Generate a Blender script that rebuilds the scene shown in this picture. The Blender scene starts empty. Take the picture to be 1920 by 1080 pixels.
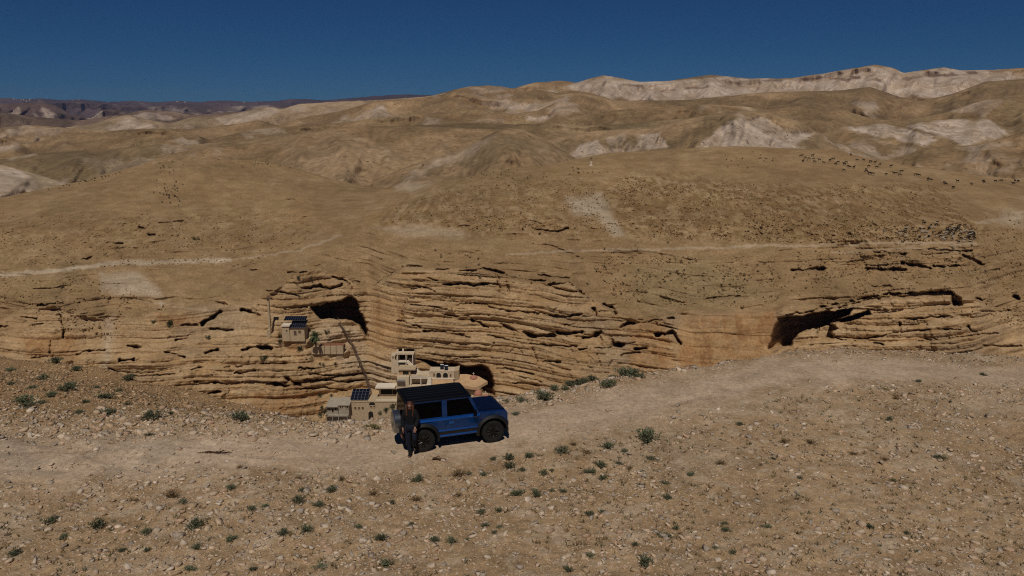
import bpy, bmesh, math, random
import numpy as np
from mathutils import Vector, Matrix

scene = bpy.context.scene
COL = scene.collection
R = math.radians

# ---------------------------------------------------------------- camera
CAM_Z = 10.0
PITCH = R(12.0)
FPX = 1478.0                       # focal length in pixels of the 1920-wide photograph
cam_d = bpy.data.cameras.new('camera')
cam = bpy.data.objects.new('camera', cam_d)
COL.objects.link(cam)
cam.location = (0, 0, CAM_Z)
cam.rotation_euler = (R(90) - PITCH, 0, 0)
cam_d.sensor_fit = 'HORIZONTAL'
cam_d.sensor_width = 36.0
cam_d.lens = FPX / 1920 * 36.0
cam_d.clip_start = 0.5
cam_d.clip_end = 80000
scene.camera = cam

# ---------------------------------------------------------------- sky and sun
SUN_EL = 58.0
SUN_AZ = -176.0                    # compass bearing of the sun, clockwise from +Y (the view direction): behind, to the left
world = bpy.data.worlds.new('World')
scene.world = world
world.use_nodes = True
wn = world.node_tree.nodes
bg = wn['Background']
sky = wn.new('ShaderNodeTexSky')
sky.sky_type = 'NISHITA'
sky.sun_disc = False
sky.sun_elevation = R(SUN_EL)
sky.sun_rotation = R(SUN_AZ)
sky.altitude = 2600
sky.air_density = 1.0
sky.dust_density = 0.0
sky.ozone_density = 4.5
tint = wn.new('ShaderNodeMix'); tint.data_type = 'RGBA'; tint.blend_type = 'MULTIPLY'; tint.inputs['Factor'].default_value = 1.0
tint.inputs['B'].default_value = (.18, .50, .85, 1)            # the deep polarised blue of the whole sky
world.node_tree.links.new(sky.outputs[0], tint.inputs['A'])
world.node_tree.links.new(tint.outputs['Result'], bg.inputs['Color'])
bg.inputs['Strength'].default_value = 0.05
sun_d = bpy.data.lights.new('sun', 'SUN')
sun_d.energy = 5.0
sun_d.angle = R(0.53)
sun_d.color = (1.0, 0.93, 0.83)
sun = bpy.data.objects.new('sun', sun_d)
COL.objects.link(sun)
sun_dir = Vector((math.sin(R(SUN_AZ)) * math.cos(R(SUN_EL)), math.cos(R(SUN_AZ)) * math.cos(R(SUN_EL)), math.sin(R(SUN_EL))))
sun.rotation_euler = sun_dir.to_track_quat('Z', 'Y').to_euler()
sun.location = (0, 0, 60)

scene.view_settings.view_transform = 'Standard'
scene.view_settings.look = 'None'
scene.view_settings.gamma = 1.0
scene.view_settings.use_curve_mapping = False
scene.view_settings.exposure = -1.05
scene.cycles.max_bounces = 5
scene.cycles.diffuse_bounces = 2
scene.cycles.glossy_bounces = 3
scene.cycles.volume_bounces = 0
scene.cycles.sample_clamp_direct = 6.0
scene.cycles.sample_clamp_indirect = 2.0
scene.cycles.use_denoising = False
scene.cycles.denoising_prefilter = 'ACCURATE'
scene.cycles.pixel_filter_type = 'BLACKMAN_HARRIS'
scene.cycles.filter_width = 1.15

# ---------------------------------------------------------------- pixel helpers (photo pixels, 1920 x 1080)
SP, CP = math.sin(PITCH), math.cos(PITCH)
def t_of(py):                       # drop per metre of depth along the ray through row py
    d = np.asarray(py, float) - 540.0
    return (FPX * SP + d * CP) / (FPX * CP - d * SP)
def k_of(px, py):
    d = np.asarray(py, float) - 540.0
    return (np.asarray(px, float) - 960.0) / (FPX * CP - d * SP)
def at(px, py, Y):                  # world point on the pixel's ray at depth Y
    return np.stack(np.broadcast_arrays(k_of(px, py) * Y, np.asarray(Y, float) * 1.0, CAM_Z - np.asarray(Y, float) * t_of(py)), -1)
def on_plane(px, py, z=0.0):
    Y = (CAM_Z - z) / t_of(py)
    return at(px, py, Y)
def to_px(X, Y, Z):
    dz = np.asarray(Z) - CAM_Z
    u = Y * CP - dz * SP            # depth along the optical axis
    v = Y * SP + dz * CP
    return 960 + FPX * X / u, 540 - FPX * v / u

# ---------------------------------------------------------------- noise
def _hash(ix, iy, iz, seed):
    h = (ix.astype(np.int64) * 374761393 + iy.astype(np.int64) * 668265263 + iz.astype(np.int64) * 2147483647 + seed * 974634777) & 0xffffffff
    h = ((h ^ (h >> 13)) * 1274126177) & 0xffffffff
    h = ((h ^ (h >> 16)) * 2246822519) & 0xffffffff
    h = h ^ (h >> 15)
    return (h & 0xffffff).astype(np.float64) / 0xffffff
def _sm(f): return f * f * f * (f * (f * 6 - 15) + 10)
def vn2(x, y, seed=0, sharp=0.0):
    """value noise in -1..1; sharp narrows the blend along y (bedding steps)"""
    x = np.asarray(x, float); y = np.asarray(y, float)
    x, y = np.broadcast_arrays(x, y)
    ix = np.floor(x); iy = np.floor(y); fx = _sm(x - ix); fy = y - iy
    if sharp > 0: fy = np.clip((fy - .5) / (1 - sharp) + .5, 0, 1)
    fy = _sm(fy)
    z0 = np.zeros_like(ix)
    a = _hash(ix, iy, z0, seed); b = _hash(ix + 1, iy, z0, seed); c = _hash(ix, iy + 1, z0, seed); d = _hash(ix + 1, iy + 1, z0, seed)
    return 2 * ((a * (1 - fx) + b * fx) * (1 - fy) + (c * (1 - fx) + d * fx) * fy) - 1
def fbm2(x, y, seed=0, oct=4, gain=.5, lac=2.03):
    s = 0; a = 1; n = 0
    for o in range(oct):
        s = s + a * vn2(x, y, seed + o * 17); n += a
        a *= gain; x = x * lac + 3.7; y = y * lac + 9.1
    return s / n
def ridged2(x, y, seed=0, oct=4, gain=.5):
    s = 0; a = 1; n = 0
    for o in range(oct):
        s = s + a * (1 - 2 * np.abs(vn2(x, y, seed + o * 31))); n += a
        a *= gain; x = x * 2.1 + 1.3; y = y * 2.1 + 5.2
    return s / n
def sstep(a, b, x):
    t = np.clip((x - a) / (b - a), 0, 1)
    return t * t * (3 - 2 * t)
def curve(pts):
    p = np.array(pts, float)
    return lambda x: np.interp(x, p[:, 0], p[:, 1])
def smooth1(a, n):
    if n < 2: return a
    k = np.hanning(n + 2)[1:-1]; k /= k.sum()
    return np.convolve(np.pad(a, n, mode='edge'), k, 'same')[n:-n]
def mix3(a, b, m):
    return a * (1 - m[..., None]) + np.asarray(b) * m[..., None]
def poly_dist(px, py, pts):
    d = np.full(np.shape(px), 1e9)
    for (x0, y0), (x1, y1) in zip(pts[:-1], pts[1:]):
        dx, dy = x1 - x0, y1 - y0
        t = np.clip(((px - x0) * dx + (py - y0) * dy) / (dx * dx + dy * dy + 1e-9), 0, 1)
        d = np.minimum(d, np.hypot(px - x0 - t * dx, py - y0 - t * dy))
    return d
def poly_sdf(px, py, pts):          # negative inside
    d = poly_dist(px, py, list(pts) + [pts[0]])
    ins = np.zeros(np.shape(px), bool)
    n = len(pts)
    for i in range(n):
        x0, y0 = pts[i]; x1, y1 = pts[(i + 1) % n]
        c = ((y0 > py) != (y1 > py)) & (px < (x1 - x0) * (py - y0) / ((y1 - y0) or 1e-9) + x0)
        ins ^= c
    return np.where(ins, -d, d)

# ---------------------------------------------------------------- mesh helpers
def grid_mesh(name, P, C=None, smooth=True):
    """P: rows x cols x 3 -> one mesh, C: rows x cols x 3 colours"""
    r, c, _ = P.shape
    me = bpy.data.meshes.new(name)
    me.vertices.add(r * c)
    me.vertices.foreach_set('co', P.reshape(-1).astype(np.float32))
    i = np.arange(r * c).reshape(r, c)
    q = np.stack([i[:-1, :-1], i[:-1, 1:], i[1:, 1:], i[1:, :-1]], -1).reshape(-1, 4)
    n = len(q)
    me.loops.add(n * 4); me.polygons.add(n)
    me.loops.foreach_set('vertex_index', q.reshape(-1).astype(np.int32))
    me.polygons.foreach_set('loop_start', np.arange(0, n * 4, 4, dtype=np.int32))
    if smooth: me.polygons.foreach_set('use_smooth', np.ones(n, bool))
    me.update(calc_edges=True)
    if C is not None: set_col(me, C.reshape(-1, 3))
    return me
def set_col(me, C):
    a = me.color_attributes.new('tint', 'FLOAT_COLOR', 'POINT')
    a.data.foreach_set('color', np.concatenate([C, np.ones((len(C), 1))], 1).astype(np.float32).reshape(-1))
def soup_mesh(name, V, F, C=None, mats=None, smooth=False):
    """V n x 3, F list/array of equal-length faces"""
    F = np.asarray(F, np.int32)
    me = bpy.data.meshes.new(name)
    me.vertices.add(len(V)); me.vertices.foreach_set('co', np.asarray(V, np.float32).reshape(-1))
    n, w = F.shape
    me.loops.add(n * w); me.polygons.add(n)
    me.loops.foreach_set('vertex_index', F.reshape(-1))
    me.polygons.foreach_set('loop_start', np.arange(0, n * w, w, dtype=np.int32))
    if mats is not None: me.polygons.foreach_set('material_index', np.asarray(mats, np.int32))
    if smooth: me.polygons.foreach_set('use_smooth', np.ones(n, bool))
    me.update(calc_edges=True)
    if C is not None: set_col(me, C)
    return me
def link(name, data, parent=None, mat=None, loc=None, **props):
    o = bpy.data.objects.new(name, data)
    COL.objects.link(o)
    if parent is not None: o.parent = parent
    if mat is not None:
        for m in (mat if isinstance(mat, (list, tuple)) else [mat]): data.materials.append(m)
    if loc is not None: o.location = loc
    for k, v in props.items(): o[k] = v
    return o
def thing(name, label, category, loc=(0, 0, 0), rz=0.0, group=None):
    o = link(name, None, loc=loc, label=label, category=category)
    o.rotation_euler = (0, 0, rz); o.empty_display_size = .2
    if group: o['group'] = group
    return o

# ---------------------------------------------------------------- materials
def new_mat(name):
    m = bpy.data.materials.new(name); m.use_nodes = True
    return m, m.node_tree.nodes, m.node_tree.links, m.node_tree.nodes['Principled BSDF']
def ramp(nodes, a, b, pa=.3, pb=.7):
    r = nodes.new('ShaderNodeValToRGB')
    r.color_ramp.elements[0].position = pa; r.color_ramp.elements[1].position = pb
    r.color_ramp.elements[0].color = (*a, 1); r.color_ramp.elements[1].color = (*b, 1)
    return r
def terrain_mat(name, scales, lo, hi, bumps, rough=.95, speck=None):
    """vertex tint multiplied by several octave bands of noise, plus fine relief"""
    m, N, L, B = new_mat(name)
    B.inputs['Roughness'].default_value = rough
    B.inputs['Specular IOR Level'].default_value = .12
    tc = N.new('ShaderNodeTexCoord')
    at_ = N.new('ShaderNodeAttribute'); at_.attribute_name = 'tint'
    col = at_.outputs['Color']
    for i, s in enumerate(scales):
        mp = N.new('ShaderNodeMapping'); mp.inputs['Scale'].default_value = s if isinstance(s, tuple) else (s, s, s)
        L.new(tc.outputs['Object'], mp.inputs['Vector'])
        nz = N.new('ShaderNodeTexNoise'); nz.inputs['Scale'].default_value = 1.0
        nz.inputs['Detail'].default_value = 5; nz.inputs['Roughness'].default_value = .62
        L.new(mp.outputs[0], nz.inputs['Vector'])
        r = ramp(N, lo[i], hi[i], .32, .68)
        L.new(nz.outputs['Fac'], r.inputs['Fac'])
        mx = N.new('ShaderNodeMix'); mx.data_type = 'RGBA'; mx.blend_type = 'MULTIPLY'; mx.inputs['Factor'].default_value = 1
        L.new(col, mx.inputs['A']); L.new(r.outputs['Color'], mx.inputs['B'])
        col = mx.outputs['Result']
    if speck:                                   # small scattered pieces of another colour
        sc, thr, c = speck
        vo = N.new('ShaderNodeTexVoronoi'); vo.inputs['Scale'].default_value = sc
        L.new(tc.outputs['Object'], vo.inputs['Vector'])
        sp = N.new('ShaderNodeSeparateColor'); L.new(vo.outputs['Color'], sp.inputs['Color'])
        r2 = ramp(N, (0, 0, 0), (1, 1, 1), thr, thr + .04); L.new(sp.outputs[0], r2.inputs['Fac'])
        r3 = ramp(N, (1, 1, 1), (0, 0, 0), .25, .4); L.new(vo.outputs['Distance'], r3.inputs['Fac'])
        mm = N.new('ShaderNodeMath'); mm.operation = 'MULTIPLY'
        L.new(r2.outputs['Color'], mm.inputs[0]); L.new(r3.outputs['Color'], mm.inputs[1])
        mx = N.new('ShaderNodeMix'); mx.data_type = 'RGBA'; L.new(mm.outputs[0], mx.inputs['Factor'])
        L.new(col, mx.inputs['A']); mx.inputs['B'].default_value = (*c, 1)
        col = mx.outputs['Result']
    L.new(col, B.inputs['Base Color'])
    prev = None
    for s, dist, st in bumps:
        nz = N.new('ShaderNodeTexNoise'); nz.inputs['Scale'].default_value = s
        nz.inputs['Detail'].default_value = 6; nz.inputs['Roughness'].default_value = .65
        L.new(tc.outputs['Object'], nz.inputs['Vector'])
        b = N.new('ShaderNodeBump'); b.inputs['Distance'].default_value = dist; b.inputs['Strength'].default_value = st
        L.new(nz.outputs['Fac'], b.inputs['Height'])
        if prev: L.new(prev, b.inputs['Normal'])
        prev = b.outputs[0]
    L.new(prev, B.inputs['Normal'])
    return m
def plain(name, col, rough=.8, metal=0.0, spec=.3, var=.12, scale=6.0, coat=0.0, bump=0.0):
    m, N, L, B = new_mat(name)
    tc = N.new('ShaderNodeTexCoord')
    nz = N.new('ShaderNodeTexNoise'); nz.inputs['Scale'].default_value = scale; nz.inputs['Detail'].default_value = 5
    L.new(tc.outputs['Object'], nz.inputs['Vector'])
    r = ramp(N, tuple(c * (1 - var) for c in col), tuple(min(1, c * (1 + var)) for c in col), .3, .7)
    L.new(nz.outputs['Fac'], r.inputs['Fac']); L.new(r.outputs['Color'], B.inputs['Base Color'])
    B.inputs['Roughness'].default_value = rough; B.inputs['Metallic'].default_value = metal
    B.inputs['Specular IOR Level'].default_value = spec
    if coat: B.inputs['Coat Weight'].default_value = coat; B.inputs['Coat Roughness'].default_value = .06
    if bump:
        b = N.new('ShaderNodeBump'); b.inputs['Distance'].default_value = bump; b.inputs['Strength'].default_value = .6
        L.new(nz.outputs['Fac'], b.inputs['Height']); L.new(b.outputs[0], B.inputs['Normal'])
    return m
# ================================================================ LARGE STRUCTURE
TAN = np.array((.425, .298, .172)); ROAD = np.array((.47, .365, .265)); MARL = np.array((.66, .53, .40))
ORANGE = np.array((.40, .215, .085)); RUST = np.array((.25, .105, .045)); OLIVE = np.array((.285, .205, .105)); GREYROCK = np.array((.30, .245, .185))

m_hill = terrain_mat('hill_soil', [.004, .02, .12], [(.82, .80, .77), (.76, .74, .71), (.72, .70, .67)], [(1.14, 1.15, 1.17), (1.16, 1.16, 1.16), (1.2, 1.2, 1.2)],
                     [(.03, 5.0, .7), (.2, 1.2, .7)], speck=(.16, .88, (.17, .115, .065)))
def erode(m, scale, dist, lo, hi):
    """ridged erosion relief: sharp spurs that stand pale and proud, gullies that lie lower and browner"""
    N, L = m.node_tree.nodes, m.node_tree.links; B = N['Principled BSDF']
    tc = N.new('ShaderNodeTexCoord'); mp = N.new('ShaderNodeMapping'); mp.inputs['Scale'].default_value = (scale, scale * .8, scale * 1.2); L.new(tc.outputs['Object'], mp.inputs['Vector'])
    nz = N.new('ShaderNodeTexNoise'); nz.noise_type = 'RIDGED_MULTIFRACTAL'; nz.normalize = True
    nz.inputs['Scale'].default_value = 1.0; nz.inputs['Detail'].default_value = 7; nz.inputs['Roughness'].default_value = .55; nz.inputs['Distortion'].default_value = .5
    L.new(mp.outputs[0], nz.inputs['Vector'])
    src = B.inputs['Base Color'].links[0].from_socket
    r = ramp(N, lo, hi, .15, .75); L.new(nz.outputs['Fac'], r.inputs['Fac'])
    mx = N.new('ShaderNodeMix'); mx.data_type = 'RGBA'; mx.blend_type = 'MULTIPLY'; mx.inputs['Factor'].default_value = 1; L.new(src, mx.inputs['A']); L.new(r.outputs['Color'], mx.inputs['B']); L.new(mx.outputs['Result'], B.inputs['Base Color'])
    nrm = B.inputs['Normal'].links[0].from_socket
    b = N.new('ShaderNodeBump'); b.inputs['Distance'].default_value = dist; b.inputs['Strength'].default_value = .9; L.new(nz.outputs['Fac'], b.inputs['Height']); L.new(nrm, b.inputs['Normal']); L.new(b.outputs[0], B.inputs['Normal'])
erode(m_hill, .011, 26.0, (.88, .84, .80), (1.30, 1.29, 1.28))
m_wall = terrain_mat('canyon_limestone', [.02, (.10, .10, .45), .9], [(.82, .79, .76), (.80, .78, .75), (.72, .70, .66)], [(1.12, 1.12, 1.12), (1.12, 1.12, 1.13), (1.18, 1.18, 1.18)],
                     [(.35, .9, .55), (1.6, .28, .7)])
m_ground = terrain_mat('stony_ground', [.16, .9, 6.0, 28.0], [(.86, .84, .81), (.84, .82, .80), (.72, .71, .69), (.72, .71, .70)],
                       [(1.10, 1.10, 1.10), (1.12, 1.12, 1.13), (1.16, 1.16, 1.17), (1.2, 1.2, 1.2)],
                       [(5.0, .05, .6), (22.0, .022, .9)], speck=(17.0, .80, (.56, .46, .35)))

# ---------------- near ridge -------------------------------------------------
crest_px = [(-500, 640, 52), (-150, 652, 49), (0, 668, 46), (80, 676, 45), (150, 690, 43.5), (230, 706, 41.5), (300, 724, 39), (380, 742, 36.5), (450, 760, 33.5), (520, 778, 31), (590, 791, 29),
            (660, 793, 28), (730, 783, 27.5), (830, 764, 27.5), (940, 751, 27.9), (1000, 741, 28.3), (1100, 722, 29.2), (1200, 702, 30.5), (1300, 687, 31.6),
            (1400, 671, 32.9), (1450, 662, 33.6), (1500, 656, 34.3), (1600, 653, 35.2), (1700, 653, 35.8), (1800, 657, 36.0), (1860, 662, 36.0), (1920, 668, 35.8), (2100, 690, 35), (2450, 720, 34)]
_c = np.array(crest_px, float)
_m = (_c[:, 0] > 560) & (_c[:, 0] < 1320)
_c[_m, 2] = (CAM_Z + .14) / t_of(_c[_m, 1])          # the rim beside the car is level with the track
_ck = k_of(_c[:, 0], _c[:, 1]); _cY = _c[:, 2]; _cZ = CAM_Z - _cY * t_of(_c[:, 1])
_kk = np.linspace(-1.0, 1.1, 900)
_cYs = smooth1(np.interp(_kk, _ck, _cY), 15); _cZs = smooth1(np.interp(_kk, _ck, _cZ), 15)
CAR_C = np.array((-1.90, 23.75))
road_line = [tuple(on_plane(x, y)[:2]) for x, y in [(-300, 850), (0, 862), (300, 852), (520, 842), (700, 838), (860, 815), (1000, 792), (1150, 757), (1300, 726), (1450, 697), (1600, 680), (1780, 674), (2000, 680)]]
def ground_z(X, Y, detail=True):
    X = np.asarray(X, float); Y = np.asarray(Y, float)
    k = X / Y
    Yc = np.interp(k, _kk, _cYs); Zc = np.interp(k, _kk, _cZs)
    wob = .5 * vn2(X * .45, Y * .2, 5) + .3 * vn2(X * 1.4, Y * .5, 6)
    Yc = Yc + wob * .6
    r = Y / Yc
    r0 = np.clip(25.2 / Yc, .55, .95)
    z = Zc * sstep(0, 1, np.clip((r - r0) / (1 - r0), 0, 1))
    over = np.maximum(Y - Yc, 0)
    z = z - (over * .85 + .0 * over) * sstep(0, 2.5, over) - .25 * over
    z = z + 1.0 * sstep(20, 8, Y) * .5                      # ground lifts a little towards the drone
    car = np.hypot((X - CAR_C[0]) / 3.2, (Y - CAR_C[1]) / 2.4)
    road = poly_dist(X, Y, road_line)
    calm = sstep(.75, 1.6, car)
    rough = calm * (.35 + .65 * sstep(1.2, 3.0, road))
    z = z + rough * .20 * fbm2(X * .16, Y * .16, 11, 3)
    z = z - .035 * calm * np.exp(-((road - .72) / .22) ** 2)
    if detail:
        z = z + rough * .085 * fbm2(X * .8, Y * .8, 21, 3) + (.3 + .7 * rough) * .05 * fbm2(X * 3.1, Y * 3.1, 31, 3)
        led = vn2(X * .35, Y * 1.1 + .25 * X, 41, .8) + .6 * vn2(X * .8, Y * 2.7 + .5 * X, 43, .8)       # flat bedrock slabs
        z = z + .07 * calm * led * sstep(-2, -8, X) * sstep(3.4, .6, road)
    return z

def build_ridge():
    px = np.linspace(-420, 2340, 640)
    k = k_of(px, 800)
    Yc = np.interp(k, _kk, _cYs)
    s = np.linspace(0, 1, 300)
    Yi = 1 / ((1 / 9.5) * (1 - s[:, None]) + (1 / (Yc + .2)[None, :]) * s[:, None])
    o = np.linspace(0, 1, 26)[1:] ** 1.6
    Yo = (Yc + .2)[None, :] + o[:, None] * 95
    Y = np.concatenate([Yi, Yo], 0)
    X = Y * k[None, :]
    Z = ground_z(X, Y)
    # colour
    road = poly_dist(X, Y, road_line)
    n1 = fbm2(X * .22, Y * .22, 51, 4); n2 = fbm2(X * 1.1, Y * 1.1, 61, 3)
    C = np.broadcast_to(TAN, X.shape + (3,)).copy()
    C = mix3(C, (.48, .36, .235), sstep(-.05, .45, n1) * .85)
    C = mix3(C, (.33, .225, .125), sstep(.05, .5, n2) * .7)
    C = mix3(C, (.53, .43, .315), sstep(.1, .5, fbm2(X * 2.6, Y * 2.6, 63, 3)) * .6)
    rm = sstep(2.4, .7, road + .9 * n2 + .7 * n1)
    rut = np.exp(-((road - .72) / .2) ** 2) * sstep(-.3, .3, n1 + n2)
    C = mix3(C, ROAD * (1.20, 1.19, 1.17), rm * .85)
    C = mix3(C, ROAD * 1.3, rut * .5)
    ppx, ppy = to_px(X, Y, Z)
    C = mix3(C, GREYROCK * 1.25, sstep(520, 240, ppx) * sstep(800, 825, ppy) * sstep(910, 870, ppy) * sstep(-.4, .3, n2) * .55)   # bare bedrock slabs
    C = mix3(C, (.33, .21, .10), sstep(800, 765, ppy) * sstep(660, 560, ppx) * .9)                                                # left flank soil
    C = mix3(C, (.55, .46, .37), sstep(1540, 1760, ppx) * sstep(900, 1000, ppy) * sstep(.0, .45, n1 + .5 * n2) * .5)                # chalky outcrop
    P = np.stack([X, Y, Z], -1)
    me = grid_mesh('ridge_ground', P, C)
    return link('ground', me, mat=m_ground, kind='structure')
build_ridge()

# ---------------- canyon wall opposite ---------------------------------------
WX = np.linspace(-150, 2070, 1180)
w_crest = curve([(-200, 395), (0, 371), (67, 357), (150, 340), (233, 320), (300, 304), (367, 297), (467, 300), (533, 310), (580, 323), (640, 340), (700, 352), (760, 352), (820, 341), (873, 333), (940, 318), (1040, 308),
                 (1073, 299), (1140, 287), (1273, 279), (1380, 274), (1480, 278), (1563, 281), (1613, 293), (1680, 307), (1780, 321), (1920, 338), (2100, 345)])
w_crestY = curve([(-200, 560), (0, 575), (367, 640), (580, 700), (700, 680), (820, 600), (1000, 585), (1273, 640), (1500, 660), (1700, 640), (1920, 620), (2100, 620)])
w_mid = curve([(-200, 440), (0, 430), (300, 425), (500, 430), (640, 425), (760, 410), (1100, 425), (1400, 420), (1800, 420), (2100, 430)])
w_midY = curve([(-200, 440), (0, 455), (300, 475), (500, 500), (600, 505), (700, 470), (800, 450), (1100, 440), (1400, 445), (1700, 445), (1840, 440), (1890, 455), (2100, 480)])
w_top = curve([(-200, 590), (0, 598), (50, 576), (100, 572), (130, 584), (200, 600), (250, 594), (290, 578), (330, 580), (420, 560), (470, 566), (500, 554), (530, 533), (562, 508), (600, 505), (650, 520), (690, 540), (720, 520),
               (760, 500), (850, 502), (910, 505), (960, 520), (1030, 530), (1070, 528), (1110, 558), (1160, 585), (1200, 602), (1270, 586), (1300, 580), (1450, 581), (1470, 590), (1540, 577), (1640, 555), (1720, 550), (1790, 548), (1830, 560), (1920, 600), (2100, 620)])
w_topY = curve([(-200, 372), (0, 372), (100, 372), (200, 370), (290, 372), (420, 380), (520, 385), (600, 402), (650, 404), (700, 402), (730, 394), (770, 388), (900, 388), (1000, 384), (1100, 374), (1200, 362), (1280, 360), (1455, 360), (1475, 372), (1540, 374), (1640, 376), (1790, 372), (1840, 370), (1880, 378), (1920, 382), (2100, 386)])
w_footY = curve([(-200, 330), (0, 328), (200, 326), (300, 326), (500, 328), (600, 334), (690, 342), (740, 340), (800, 338), (900, 334), (1000, 326), (1150, 318), (1300, 316), (1450, 318), (1480, 330), (1600, 332), (1830, 326), (1880, 332), (2100, 336)])

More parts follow.
